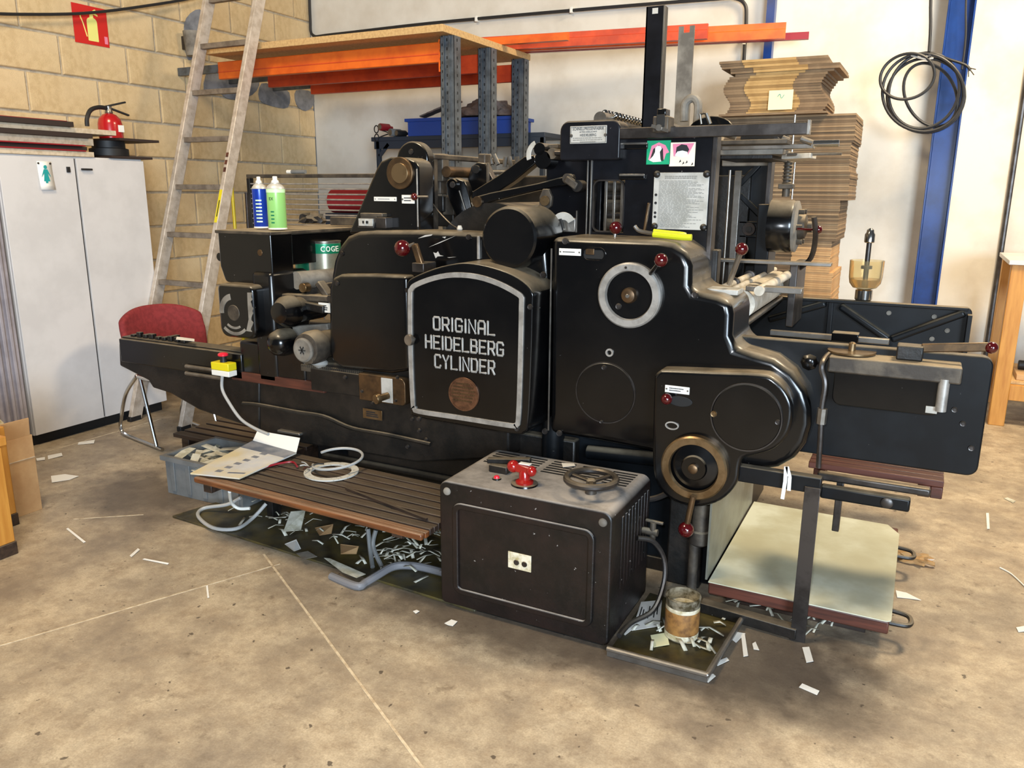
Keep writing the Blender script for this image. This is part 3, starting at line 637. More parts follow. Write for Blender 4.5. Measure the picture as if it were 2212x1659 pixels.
# ---------------------------------------------------------------- pine table at the right
tx, ty = .55, 6.42; th = 1.135
pt = thing('pine_table', 'tall pine work table with white top at the right edge', 'table', (tx+.6, ty+.4, 0))
bm = nb(); box(bm, (tx-.02, ty-.02, th), (tx+1.5, ty+.85, th+.03)); mk('table_top', bm, 'white', pt, .003)
for x in (tx, tx+1.38):
    for y in (ty, ty+.72): bm = nb(); box(bm, (x, y, 0), (x+.10, y+.10, th-.0005)); mk('leg', bm, 'pine', pt, .004)
for y in (ty+.01, ty+.75):
    bm = nb(); box(bm, (tx+.10, y, th-.20), (tx+1.38, y+.05, th-.001)); mk('apron', bm, 'pine', pt, .003)
    bm = nb(); box(bm, (tx+.10, y, .19), (tx+1.38, y+.05, .30)); mk('stretcher', bm, 'pine', pt, .003)
bm = nb(); box(bm, (tx+.06, ty+.07, .30), (tx+1.4, ty+.8, .318)); mk('lower_shelf', bm, 'board', pt)
for i, (x, y, m, lab) in enumerate(((tx+.14, ty+.12, 'kraft', 'flat kraft parcel on the lower shelf of the pine table'), (tx+.16, ty+.22, 'black', 'dark roll on the lower shelf of the pine table'))):
    bm = nb()
    if i == 0: box(bm, (x, y, .3185), (x+.5, y+.3, .36))
    else: cyl(bm, (x, y+.1, .395), (x+.6, y+.1, .395), .034)
    solo('parcel' if i == 0 else 'dark_roll', bm, m, lab, 'parcel' if i == 0 else 'roll', bevel=.004)

# ---------------------------------------------------------------- left foreground: pine table leg, carton
lt = thing('pine_bench', 'pine bench with dark shod legs at the left edge', 'bench', (-3.7, 1.7, 0))
for x, y in ((-3.56, 1.86), (-3.872, 2.06)):
    bm = nb(); box(bm, (x, y-.0, .06), (x+.075, y+.075, .50)); l_ = mk('leg', bm, 'pine', lt, .004)
    bm = nb(); box(bm, (x-.004, y-.004, 0), (x+.079, y+.079, .06)); mk('shoe', bm, 'wood_dk', l_, .003)
for x, y in ((-3.56, 1.16), (-3.90, 1.16)):
    bm = nb(); box(bm, (x, y, 0), (x+.075, y+.075, .50)); mk('leg', bm, 'pine', lt, .004)
bm = nb(); box(bm, (-3.90, 1.1, .5), (-3.50, 1.97, .54)); mk('bench_top', bm, 'pine', lt, .003)
ct = thing('open_carton', 'open kraft carton beside the pine bench leg', 'carton', (-4.08, 2.3, 0))
x0, x1, y0, y1, h = -4.30, -3.88, 2.15, 2.33, .40
x0, x1, y0, y1 = -4.28, -3.88, 1.98, 2.31
for a, b in (((x0, y0, 0), (x0+.006, y1, h)), ((x1-.006, y0, 0), (x1, y1, h)), ((x0+.006, y0, 0), (x1-.006, y0+.006, h)), ((x0+.006, y1-.006, 0), (x1-.006, y1, h))): bm = nb(); box(bm, a, b); mk('side', bm, 'kraft', ct, .001)
bm = nb(); box(bm, (x0+.006, y0+.006, 0), (x1-.006, y1-.006, .006)); mk('bottom', bm, 'kraft', ct)
bm = nb(); bar(bm, (x1+.002, y0+.002, .285), (x1+.002, y1-.002, .285), .003, .004); mk('crease', bm, 'whitebd', ct)
bm = nb(); bar(bm, (x1-.003, (y0+y1)/2, h+.001), (x1+.006, (y0+y1)/2, h+.09), y1-y0-.02, .005, (1, 0, 0)); mk('flap', bm, 'kraft', ct)
bm = nb(); bmesh.ops.create_icosphere(bm, subdivisions=3, radius=1)
for v in bm.verts:
    n = mnoise.noise(v.co*2)*.2; v.co = Vector((v.co.x*.12, v.co.y*.13, v.co.z*.29))*(1+n)+Vector((-4.06, 2.145, .30))
solo('white_sack', bm, 'gluew', 'rounded pale sack standing in the open carton', 'sack')
# ================================================================ the printing press
PR = thing('printing_press', 'large black cylinder printing press in the middle of the workshop', 'printing press', (-1.6, 3.5, 0))
YF = 2.88
def R4(px0, py0, px1, py1, Y):                    # screen corners on a front plane -> x0, x1, z0, z1
    a = P(px0, py0, y=Y); b = P(px1, py1, y=Y); return a.x, b.x, b.z, a.z
def pane(name, x0, x1, z0, z1, y0, y1, m, parent=PR, bevel=.004, seg=2, **k):
    bm = nb(); box(bm, (x0, y0, z0), (x1, y1, z1)); return mk(name, bm, m, parent, bevel, seg, **k)
def disc(name, px, py, r, Y, dep, m, parent=PR, prof=None, n=48, rm=None, **k):   # disc facing the viewer side (-Y)
    c = P(px, py, y=Y); R = rm or rv(px, py, Y, r)
    prof = prof or [(R*.96, 0), (R, R*.04), (R, dep)]
    bm = nb(); lathe(bm, prof, c, (0, 1, 0), n); return mk(name, bm, m, parent, **k)
def knob(px, py, r, Y, parent, m='bakelite', name='ball_knob'):
    c = P(px, py, y=Y); bm = nb(); ball(bm, c, rv(px, py, Y, r)); return mk(name, bm, m, parent, label='dark red ball knob' if m == 'bakelite' else None)
def screw(px, py, Y, r=.011, parent=PR, m='steel_dk'):
    c = P(px, py, y=Y); bm = nb(); lathe(bm, [(r*.55, -.005), (r*.6, -.003), (r*.9, -.004), (r, -.001), (r, .004)], c, (0, 1, 0), 14); return mk('screw', bm, m, parent)
def label(px0, py0, px1, py1, Y, parent=PR, rows=2, rivets=True, m='plate_w'):
    x0, x1, z0, z1 = R4(px0, py0, px1, py1, Y); o = pane('name_plate', x0, x1, z0, z1, Y-.002, Y+.001, m, parent, .001)
    w = x1-x0; h = z1-z0; bm = nb(); lines_mesh(bm, x0+w*.18, x1-w*.18, z0+h*.2, z1-h*.2, rows, Y-.0026, h*.12, .3); mk('engraving', bm, 'ink', o)
    if rivets:
        for x in (x0+w*.07, x1-w*.07): bm = nb(); lathe(bm, [(h*.1, -.0045), (h*.13, -.0025), (h*.13, -.001)], (x, Y, (z0+z1)/2), (0, 1, 0), 10); mk('rivet', bm, 'steel', o)
    return o

# --- lower frame and bed
pane('base_frame', -2.75, -.66, .06, .62, 3.12, 4.25, 'enamel_blue', bevel=.01)
for x in (-2.6, -1.7, -.85):
    for y in (3.2, 4.1): pane('foot_block', x-.09, x+.09, 0, .06, y-.08, y+.08, 'grime', bevel=.004)
bl = xz([(256, 741), (520, 768), (560, 772), (560, 931), (545, 925), (430, 886), (368, 850), (330, 838), (320, 822), (258, 790)], 2.95)
for y0_, y1_ in ((2.95, 3.06), (4.04, 4.15)): bm = nb(); prism(bm, bl, y0_, y1_); mk('bed_arm', bm, 'grime', PR, .01)
bed = xz([(560, 772), (900, 800), (1100, 815), (1100, 990), (900, 1000), (650, 958), (560, 931)], 2.95)
bm = nb(); prism(bm, bed, 2.95, 4.15); mk('bed', bm, 'grime', PR, .012)
# bed end box with top ledge
x0, x1, z0, z1 = R4(256, 733, 445, 785, 2.93); pane('bed_end_rail', x0, P(520, 760, y=2.93).x, z1-.13, z1+.005, 2.93, 3.0, 'enamel', bevel=.006)
pane('bed_top_ledge', x0, P(560, 760, y=2.93).x, z1+.0055, z1+.014, 2.95, 3.04, 'grime', bevel=.004)
for i in range(9):
    x = x0+.05+i*.05; pane('bed_top_lug', x, x+.03, z1+.014, z1+.014+random.uniform(.012, .03), 2.97, 2.99+random.uniform(0, .05), 'grime', bevel=.003)
for py in (791, 806):
    a = P(402, py, y=2.92); b = P(480, py+10, y=2.92); bm = nb(); cyl(bm, (a.x, 2.92, a.z), (b.x, 2.92, a.z), .011, 12); mk('guide_rod', bm, 'steel', PR)
x0, x1, z0, z1 = R4(500, 815, 700, 850, 2.93); pane('bed_side_rail', x0, x1, z0, z0+.05, 2.93, 2.98, 'wood_red', bevel=.004)
# long hose on the lower frame
bm = nb(); tube(bm, [P(525, 872, y=2.935), P(560, 875, y=2.93), P(640, 890, y=2.93), P(700, 900, y=2.93), P(760, 925, y=2.93), P(840, 940, y=2.93), P(930, 960, y=2.93)], .011, 8); mk('oil_pipe', bm, 'grime', PR)
label(784, 881, 826, 909, 2.944, rows=3, rivets=False, m='brass')
x0, x1, z0, z1 = R4(600, 928, 648, 942, 2.93); pane('lamp_bracket', x0, x1, z0, z1, 2.925, 2.96, 'steel', bevel=.003)
# gauge plate beside the door
x0, x1, z0, z1 = R4(670, 795, 782, 858, 2.92); pane('side_slide', x0, x1, z0, z1, 2.92, 2.96, 'grime', bevel=.004)
x0, x1, z0, z1 = R4(774, 806, 876, 878, 2.90)
bm = nb(); prism(bm, rpoly([(x0, z0, .004), (x1, z0, .02), (x1, z1, .03), (x0, z1, .004)]), 2.90, 2.95); gp = mk('adjuster_plate', bm, 'steel_brn', PR, .003)
pane('scale_strip', x0+(x1-x0)*.50, x0+(x1-x0)*.74, z0+.006, z1-.006, 2.897, 2.90, 'plate', gp, .001)
a = P(842, 852, y=2.90); bm = nb(); lathe(bm, [(.022, 0), (.024, .004), (.024, .02), (.016, .024), (.016, .07)], (a.x-.03, 2.83, a.z-.012), (.35, 1, .1), 20); mk('thumb_screw', bm, 'brass', gp)
for q in ((858, 815), (855, 865), (782, 845), (805, 870)): screw(*q, 2.899, .008, gp)
for q in ((745, 815), (790, 820), (890, 905), (905, 930), (880, 965), (920, 950)): screw(*q, 2.943 if q[0] > 870 else 2.915, .010)
# gear rack of the bed
ga = P(560+90, 792, y=2.93); gb = P(790, 812, y=2.93)
bm = nb(); box(bm, (ga.x, 2.93, ga.z-.02), (gb.x, 2.97, ga.z))
n = 34
for k in range(n):
    x = ga.x+(gb.x-ga.x)*k/n; box(bm, (x, 2.93, ga.z), (x+(gb.x-ga.x)/n*.5, 2.97, ga.z+.012))
mk('gear_rack', bm, 'iron', PR)
bm = nb(); c = P(692, 785, y=2.95); lathe(bm, [(.02, 0), (.045, .02), (.03, .035), (0, .036)], c-Vector((0, 0, .02)), (0, 0, 1), 16); mk('grease_cap', bm, 'plate', PR)

# --- inking tower at the left
x0, x1, z0, z1 = R4(470, 500, 590, 604, 2.95)
bm = nb(); prism(bm, rpoly([(x0, z1, .006), (x1, z1, .012), (x1, z0+.03, .02), (x1-.05, z0-.03, .03), (x0+.03, z0-.03, .03), (x0, z0+.05, .02)]), 2.95, 3.10); mk('ink_head', bm, 'enamel', PR, .01)
pane('ink_fountain', x0+.01, x1-.004, z0+.06, z1-.008, 3.10, 4.1, 'enamel', bevel=.006)
pane('fountain_shelf', x0-.01, x1+.012, z1-.008, z1+.008, 2.94, 4.15, 'iron', bevel=.003)
disc('head_plug', 561, 546, 7, 2.948, .01, 'steel_brn'); disc('side_knob', 474, 555, 9, 2.97, .03, 'enamel')
# dial box
x0, x1, z0, z1 = R4(468, 612, 553, 735, 2.86)
bm = nb(); prism(bm, rpoly([(x0, z0, .05), (x1, z0, .05), (x1, z1, .03), (x0, z1, .03)]), 2.86, 3.02); db = mk('dial_box', bm, 'enamel', PR, .012)
bx, bz_ = (x0+x1)/2-.005, (z0+z1)/2+.01
disc('dial_centre', 504, 676, 17, 2.858, .01, 'iron', db)
def arcbar(r, a0, a1, w, m, nm, cx=bx, cz=bz_, Y=2.857, par=None):
    bm = nb(); n = 10; O = []; I = []
    for k in range(n+1):
        a = math.radians(a0+(a1-a0)*k/n); O.append((cx+(r+w/2)*math.cos(a), cz+(r+w/2)*math.sin(a))); I.append((cx+(r-w/2)*math.cos(a), cz+(r-w/2)*math.sin(a)))
    prism(bm, O+I[::-1], Y, Y+.004); return mk(nm, bm, m, par, .001)
c = P(504, 676, y=2.857)
arcbar(.080, 100, 185, .030, 'dustgrey', 'arc_window', c.x, c.z, par=db); arcbar(.105, 228, 312, .016, 'dustgrey', 'arc_window', c.x, c.z, par=db); arcbar(.076, 232, 300, .012, 'dustgrey', 'arc_window', c.x, c.z, par=db)
bm = nb(); rag = [(543+random.uniform(-2, 4), y) for y in range(632, 718, 5)]
prism(bm, xz([(534, 632)]+rag+[(532, 715), (537, 690), (535, 660)], 2.857), 2.857, 2.860); mk('worn_paint_strip', bm, 'dustgrey', db)
# tower column and shafts
x0, x1, z0, z1 = R4(552, 600, 600, 815, 2.93); pane('tower_column', x0-.03, x1, z0-.04, z1+.03, 2.93, 3.2, 'enamel_nd', bevel=.02)
x0, x1, z0, z1 = R4(515, 735, 660, 815, 2.94); pane('tower_foot', x0, x1, z0-.04, z1, 2.94, 3.25, 'enamel_nd', bevel=.015)
disc('shaft_cover', 600, 677, 30, 2.84, .2, 'enamel', prof=[(.02, 0), (.05, .006), (.062, .03), (.075, .05), (.078, .09), (.062, .1), (.062, .3)])
disc('shaft_cover', 586, 745, 30, 2.85, .2, 'enamel', prof=[(.0, 0), (.035, .008), (.058, .03), (.068, .07), (.068, .12)])
o = disc('roller_end', 655, 755, 32, 2.83, .2, 'iron', prof=[(.062, .012), (.072, .016), (.08, .05), (.08, .10), (.066, .12), (.066, .34)])
disc('roller_cap', 652, 757, 27, 2.828, .03, 'dustgrey', o, prof=[(.05, 0), (.058, .006), (.058, .03)])
bm = nb(); c = P(652, 757, y=2.826)
for k in range(6): a = k*PI/3; bar(bm, c, c+Vector((.02*math.cos(a), 0, .02*math.sin(a))), .004, .004, (0, 1, 0))
mk('star_mark', bm, 'ink', o)
disc('roller_lug', 671, 780, 6, 2.84, .05, 'iron', o)
for (px, py, r, l, m) in ((670, 662, .05, .5, 'dustgrey'), (640, 606, .045, .5, 'dustgrey'), (690, 740, .07, .6, 'dustgrey'), (705, 640, .03, .5, 'iron')):
    c = P(px, py, y=3.08); bm = nb(); cyl(bm, c, c+Vector((.12, l, 0)), r, 24); mk('ink_roller', bm, m, PR)
# roller brackets and linkages
for (pa, pb, Y, w, m) in (((612, 640), (716, 645), 3.02, .03, 'iron'), ((625, 690), (640, 640), 3.0, .035, 'grime'), ((690, 610), (712, 640), 3.05, .03, 'iron'), ((640, 655), (705, 668), 3.0, .04, 'grime'), ((640, 720), (716, 715), 3.05, .08, 'dustgrey'), ((615, 780), (716, 790), 3.05, .07, 'grime'), ((650, 640), (716, 620), 3.2, .05, 'iron')):
    bm = nb(); a = P(*pa, y=Y); b = P(*pb, y=Y); bar(bm, a, b, .05, w, (0, 0, 1)); mk('roller_bracket', bm, m, PR, .006)
label(688, 653, 714, 676, 2.99, rows=3, rivets=False)
disc('nut', 712, 646, 8, 2.98, .03, 'steel_dk'); disc('nut', 653, 622, 10, 3.0, .04, 'brass')
# tank shelf for the tins
zsh = P(700, 606, y=3.35).z
pane('tin_shelf', P(600, 600, y=3.25).x, -2.10, zsh-.02, zsh-.001, 3.2, 3.62, 'grime', bevel=.003)

# --- upper left covers
ul = xz([(712, 640), (713, 595), (719, 562), (731, 532), (748, 510), (772, 500), (800, 498), (900, 498), (1032, 503), (1100, 505), (1180, 508), (1190, 640)], 2.97)
bm = nb(); prism(bm, ul, 2.97, 3.16); up = mk('upper_cover', bm, 'enamel', PR, .03, 4)
lc = xz([(716, 620), (722, 600), (740, 592), (800, 592), (885, 595), (890, 800), (850, 806), (745, 794), (722, 780), (716, 760)], 2.93)
bm = nb(); prism(bm, lc, 2.91, 3.0); lcv = mk('left_cover', bm, 'enamel', PR, .02, 4)
for q in ((738, 548), (1012, 512), (728, 612), (880, 627)): screw(*q, 2.967 if q[1] < 560 else 2.908, .012)
pane('cover_seam_strip', P(1033, 505, y=2.96).x-.006, P(1033, 505, y=2.96).x+.006, P(1033, 560, y=2.96).z, P(1033, 510, y=2.96).z, 2.958, 2.97, 'silver', up, .002)
rc = disc('round_cover', 1098, 514, 69, 2.86, .3, 'enamel', rm=None, prof=None)
R_ = rv(1098, 514, 2.86, 69); rc.data = rc.data.copy()
bm = nb(); lathe(bm, [(R_*.90, 0), (R_*.97, .008), (R_, .03), (R_, .25)], P(1098, 514, y=2.86), (0, 1, 0), 64); bmesh.ops.recalc_face_normals(bm, faces=bm.faces); bm.to_mesh(rc.data); bm.free(); rc.data.shade_smooth(); rc.data.set_sharp_from_angle(angle=.6)
# lever with ball
lv = thing('x', None, None); bpy.data.objects.remove(lv)
a = P(895, 527, y=2.85); b = P(914, 585, y=2.85); bm = nb(); bar(bm, a, b, .03, .022, (0, 1, 0)); lev = mk('impression_lever', bm, 'steel_brn', PR, .006)
knob(869, 536, 18, 2.84, lev); bm = nb(); cyl(bm, P(872, 536, y=2.84), a, .008); mk('lever_pin', bm, 'steel', lev)
a = P(905, 578, y=2.84); bm = nb(); box(bm, (a.x-.03, 2.83, a.z-.02), (a.x+.03, 2.93, a.z+.02)); mk('lever_clamp', bm, 'steel_dk', lev, .004)

# --- door with the silver rim
YD = 2.77
dout = [(877, 640), (878, 614), (890, 600), (938, 580), (980, 570), (1010, 568), (1050, 574), (1095, 588), (1130, 608), (1150, 632), (1151, 660), (1147, 800), (1141, 915), (1132, 935), (1110, 938), (990, 918), (897, 900), (886, 880), (880, 760)]
bm = nb(); prism(bm, smoothpoly(xz(dout, YD), 3), YD, 3.02); door = mk('door', bm, 'enamel', PR, .022, 4)
rim = [(883, 640), (886, 622), (898, 610), (938, 595), (982, 588), (1033, 592), (1080, 607), (1118, 627), (1132, 640), (1133, 662), (1130, 800), (1126, 905), (1120, 921), (1105, 924), (990, 906), (905, 893), (893, 884), (889, 870), (884, 760)]
ro = smoothpoly(xz(rim, YD), 3); bm = nb(); band(bm, ro, inset(ro, .021), YD-.008, YD+.002); mk('door_rim', bm, 'silver', door, .002)
ST = {'O': [[(.15, 0), (0, .12), (0, .88), (.15, 1), (.85, 1), (1, .88), (1, .12), (.85, 0), (.15, 0)]],
 'R': [[(0, 0), (0, 1), (.8, 1), (1, .86), (1, .58), (.8, .44), (0, .44)], [(.55, .44), (1, 0)]], 'I': [[(.5, 0), (.5, 1)]],
 'G': [[(1, .84), (.85, 1), (.15, 1), (0, .88), (0, .12), (.15, 0), (.85, 0), (1, .12), (1, .46), (.55, .46)]],
 'N': [[(0, 0), (0, 1), (1, 0), (1, 1)]], 'A': [[(0, 0), (0, .82), (.2, 1), (.8, 1), (1, .82), (1, 0)], [(0, .40), (1, .40)]],
 'L': [[(0, 1), (0, 0), (1, 0)]], 'H': [[(0, 0), (0, 1)], [(1, 0), (1, 1)], [(0, .5), (1, .5)]], 'E': [[(1, 1), (0, 1), (0, 0), (1, 0)], [(0, .5), (.8, .5)]],
 'D': [[(0, 0), (0, 1), (.78, 1), (1, .82), (1, .18), (.78, 0), (0, 0)]], 'B': [[(0, 0), (0, 1), (.78, 1), (.95, .88), (.95, .62), (.8, .52), (0, .52)], [(.8, .52), (1, .4), (1, .12), (.8, 0), (0, 0)]],
 'C': [[(1, .84), (.85, 1), (.15, 1), (0, .88), (0, .12), (.15, 0), (.85, 0), (1, .16)]], 'Y': [[(0, 1), (.5, .48), (1, 1)], [(.5, .48), (.5, 0)]]}
for s, px0, px1, pyc, hpx in (('ORIGINAL', 937, 1068, 704, 27), ('HEIDELBERG', 920, 1087, 746, 27), ('CYLINDER', 940, 1068, 787, 27)):
    a = P(px0, pyc, y=YD); b = P(px1, pyc, y=YD); h = rv(1000, pyc, YD, hpx/2)*2; zc = P((px0+px1)/2, pyc, y=YD).z-h/2
    adv = [.45 if ch == 'I' else 1. for ch in s]; tot = sum(adv)-.32; u = (b.x-a.x)/tot; x = a.x; bm = nb()
    for ch, w in zip(s, adv):
        lw = u*(w-.32) if ch != 'I' else u*.13
        for st in ST[ch]: tube(bm, [(x+lw*p, YD-.0015, zc+h*q) for p, q in st], .0050, 6, 0)
        for st in ST[ch]:
            for p, q in st: ball(bm, (x+lw*p, YD-.0015, zc+h*q), .0050, 8)
        x += u*w
    for v in bm.verts: v.co.y = YD+(v.co.y-YD)*.55
    mk('lettering', bm, 'letter', door)
m_ = disc('medallion', 1001, 852, 36, YD-.006, .012, 'copper', door)
c = P(1001, 852, y=YD-.006); r_ = rv(1001, 852, YD, 36)
bm = nb(); band(bm, circ(c.x, c.z, r_*.99), circ(c.x, c.z, r_*.9), YD-.0085, YD-.004); mk('medallion_ring', bm, 'copper', door)
bm = nb()
for k in range(6):
    z = c.z+r_*(.62-.2*k); w = math.sqrt(max(0, .64-(.62-.2*k)**2))*r_; lines_mesh(bm, c.x-w, c.x+w, z-.006, z+.006, 1, YD-.0075, .007, .1)
mk('medallion_lettering', bm, 'steel_brn', door)
bm = nb(); a = P(881, 735, y=YD-.03); lathe(bm, [(.022, 0), (.024, .004), (.024, .016), (.012, .02), (.010, .06)], a, (0.2, 1, 0), 24); mk('door_latch', bm, 'steel', door)
for q in ((1145, 663), (1117, 926), (905, 905)): screw(*q, YD-.001, .011, door)

# --- main right cover
mo = [(1190, 512), (1300, 516), (1420, 520), (1455, 526), (1482, 545), (1494, 575), (1492, 615), (1500, 630), (1550, 640), (1578, 652), (1583, 680), (1580, 725), (1590, 752), (1630, 764), (1672, 776), (1712, 805), (1740, 845), (1753, 885), (1753, 920), (1740, 960), (1715, 992), (1680, 1012), (1600, 1024), (1480, 1000), (1400, 974), (1290, 953), (1186, 936)]
pol = xz(mo, YF)
bm = nb(); prism(bm, pol, YF, 3.22); mc = mk('main_cover', bm, 'enamel', PR, .034, 5, ang=50)
for q in ((1221, 521), (1173, 594), (1177, 932), (1208, 936), (1501, 637)): screw(*q, YF-.002, .013, mc)
sx = P(1192, 520, y=YF); pane('cover_seam', sx.x-.003, sx.x+.003, P(1187, 930, y=YF).z, sx.z-.03, YF-.002, YF+.002, 'steel', mc, .0)
label(1208, 536, 1255, 553, YF-.001, mc, 1)
# sight hole
x0, x1, z0, z1 = R4(1258, 533, 1308, 566, YF)
bm = nb(); band(bm, rpoly([(x0, z0, .03), (x1, z0, .03), (x1, z1, .03), (x0, z1, .03)]), inset(rpoly([(x0, z0, .03), (x1, z0, .03), (x1, z1, .03), (x0, z1, .03)]), .006), YF-.004, YF+.002); sg = mk('sight_hole', bm, 'enamel', mc)
pane('sight_block', x0+.015, x0+.05, z0+.025, z1-.004, YF-.004, YF+.001, 'steel_brn', sg, .002); pane('sight_recess', x0+.007, x1-.007, z0+.01, z1-.01, YF-.001, YF+.001, 'dark', sg, .008)
# top hand wheel
c = P(1357, 639, y=YF-.03); Ro = rv(1357, 639, YF-.03, 71); Ri = Ro*.725
bm = nb(); lathe(bm, [(Ri, .012), (Ri+.004, 0), (Ro-.006, 0), (Ro, .006), (Ro, .03), (Ri, .03)], c, (0, 1, 0), 64, cap=False); hw = mk('hand_wheel', bm, 'silver', mc)
bm = nb(); lathe(bm, [(Ri+.001, .020), (Ri+.001, .03)], c, (0, 1, 0), 48); mk('wheel_dish', bm, 'enamel', hw)
bm = nb(); lathe(bm, [(.014, -.008), (.025, -.004), (.030, .004), (.030, .025)], c, (0, 1, 0), 28); mk('wheel_hub', bm, 'steel_brn', hw)
bm = nb(); lathe(bm, [(.006, -.014), (.008, -.012), (.008, 0)], c, (0, 1, 0), 12); mk('hub_pin', bm, 'steel', hw)
screw(1336, 662, YF-.012, .012, hw); screw(1352, 578, YF-.031, .005, hw)
k_ = knob(1428, 562, 15, YF-.10, hw); bm = nb(); cyl(bm, P(1426, 564, y=YF-.10), P(1405, 592, y=YF-.02), .009); mk('knob_stem', bm, 'enamel', hw)
# middle inspection disc
c = P(1306.5, 849, y=YF-.004); r_ = rv(1306, 849, YF, 65); bm = nb(); lathe(bm, [(r_*.97, 0), (r_, .003), (r_, .006)], c, (0, 1, 0), 64); ic = mk('inspection_disc', bm, 'enamel', mc)
bm = nb(); band(bm, circ(c.x, c.z, r_*1.02, 64), circ(c.x, c.z, r_*.985, 64), YF-.003, YF+.001); mk('disc_edge', bm, 'steel_dk', ic)
screw(1305, 794, YF-.005, .010, ic); screw(1299, 911, YF-.005, .007, ic)
c = P(1316, 762, y=YF-.006); bm = nb(); band(bm, circ(c.x, c.z, .016, 20), circ(c.x, c.z, .009, 20), YF-.006, YF+.001); mk('oil_hole', bm, 'silver', mc)
# lobed gear cover
YL = 2.80
lo = [(1412, 830), (1414, 812), (1424, 802), (1440, 800), (1540, 804), (1640, 808), (1672, 818), (1698, 845), (1712, 878), (1710, 915), (1698, 945), (1672, 970), (1640, 982), (1606, 990), (1598, 1010), (1594, 1038), (1576, 1066), (1545, 1088), (1500, 1096), (1455, 1084), (1424, 1056), (1410, 1015), (1409, 940)]
bm = nb(); prism(bm, smoothpoly(xz(lo, YL), 3), YL, YF+.06); lo_ = mk('gear_cover', bm, 'enamel', PR, .022, 4, ang=50)
c = P(1611, 902, y=YL-.006); r_ = rv(1611, 902, YL, 72); bm = nb(); lathe(bm, [(r_*.97, 0), (r_, .003), (r_, .008)], c, (0, 1, 0), 64); gd = mk('gear_disc', bm, 'enamel', lo_)
bm = nb(); band(bm, circ(c.x, c.z, r_*1.025, 64), circ(c.x, c.z, r_*.99, 64), YL-.008, YL+.001); mk('disc_edge', bm, 'steel_dk', gd)
screw(1542, 894, YL-.008, .012, gd, 'brass'); screw(1680, 912, YL-.008, .009, gd)
label(1437, 831, 1489, 853, YL-.001, lo_, 2)
knob(1440, 862, 12, YL-.03, lo_)
c = P(1470, 867, y=YL); bm = nb(); prism(bm, [(c.x+.045*math.cos(a*PI/10), c.z+.02*math.sin(a*PI/10)) for a in range(20)], YL-.004, YL+.001); mk('lever_slot', bm, 'dark', lo_, .002)
c = P(1452, 919, y=YL); bm = nb(); e_ = [(c.x+.026*math.cos(a*PI/10), c.z+.016*math.sin(a*PI/10)) for a in range(20)]; band(bm, e_, inset(e_, .005), YL-.005, YL+.001); mk('oil_eye', bm, 'silver', lo_)
# brown brake wheel with lever
c = P(1497, 1013, y=YL-.035); Ro = rv(1497, 1013, YL-.035, 69); Ri = Ro*.72
bm = nb(); lathe(bm, [(Ri, .014), (Ri+.004, 0), (Ro-.006, 0), (Ro, .006), (Ro, .035), (Ri, .035)], c, (0, 1, 0), 64, cap=False); bw = mk('brake_wheel', bm, 'brass', lo_)
bm = nb(); lathe(bm, [(Ri*.5, .006), (Ri*.55, .014), (Ri+.001, .024), (Ri+.001, .034)], c, (0, 1, 0), 48); mk('wheel_dish', bm, 'enamel', bw)
bm = nb(); lathe(bm, [(.012, -.01), (.018, -.006), (.018, .01)], c, (0, 1, 0), 20); mk('wheel_hub', bm, 'steel_brn', bw)
bm = nb(); cyl(bm, P(1497, 1072, y=YL-.05), P(1484, 1132, y=YL-.05), .011); mk('brake_lever', bm, 'steel_brn', bw)
knob(1482, 1144, 16, YL-.05, bw)

# --- lower right: stand, brackets, pipes
pane('base_end_plate', -.66, -.62, .05, .66, 3.0, 4.2, 'enamel_blue', bevel=.004)
pane('base_corner_post', -.80, -.66, .03, .60, 2.98, 3.12, 'grime', bevel=.008)
bm = nb(); a = P(1515, 1110, y=2.95); cyl(bm, (a.x, 2.95, .30), (a.x, 2.95, .55), .035); lathe(bm, [(.03, 0), (.042, .01), (.042, .06), (.03, .07)], (a.x, 2.95, .24), (0, 0, 1), 20); cyl(bm, (a.x-.02, 2.95, .03), (a.x-.02, 2.95, .25), .02); mk('shaft_housing', bm, 'iron', PR)
bm = nb(); a = P(1195, 950, y=3.06); cyl(bm, (a.x, 3.06, .35), (a.x, 3.06, .66), .05); mk('frame_strut', bm, 'enamel_blue', PR)
bm = nb(); cyl(bm, (-1.2, 3.09, .50), (-.66, 3.09, .53), .03); mk('frame_tube', bm, 'enamel_blue', PR)
bm = nb(); tube(bm, [P(1392, 1080, y=2.95), P(1420, 1075, y=2.95), P(1450, 1062, y=2.95)], .012, 8); mk('ribbed_hose', bm, 'steel_dk', PR)
px_, py_ = -.255, 2.815
bm = nb(); box(bm, (px_-.022, py_-.004, .0), (px_+.030, py_+.004, .60)); mk('support_post', bm, 'steel_dk', PR, .001)
pane('post_top_rail', P(1590, 1030, y=2.83).x, px_+.03, .575, .635, 2.82, 2.86, 'enamel_blue', bevel=.004)
a = P(1510, 1342, z=.03); bm = nb(); bar(bm, (-.62, 2.86, .03), (px_, 2.825, .03), .05, .04); mk('foot_rail', bm, 'grime', PR, .003)
bm = nb(); tube(bm, [P(1768, 1010, y=2.84), P(1772, 940, y=2.83), P(1775, 880, y=2.83), P(1782, 830, y=2.83), P(1775, 800, y=2.84), P(1778, 780, y=2.86), P(1790, 765, y=2.95)], .009, 8); op = mk('oil_line', bm, 'steel_dk', PR)
bm = nb(); a = P(1773, 915, y=2.83); b = P(1777, 882, y=2.83); cyl(bm, a, b, .017, 8); mk('pipe_union', bm, 'steel', op)
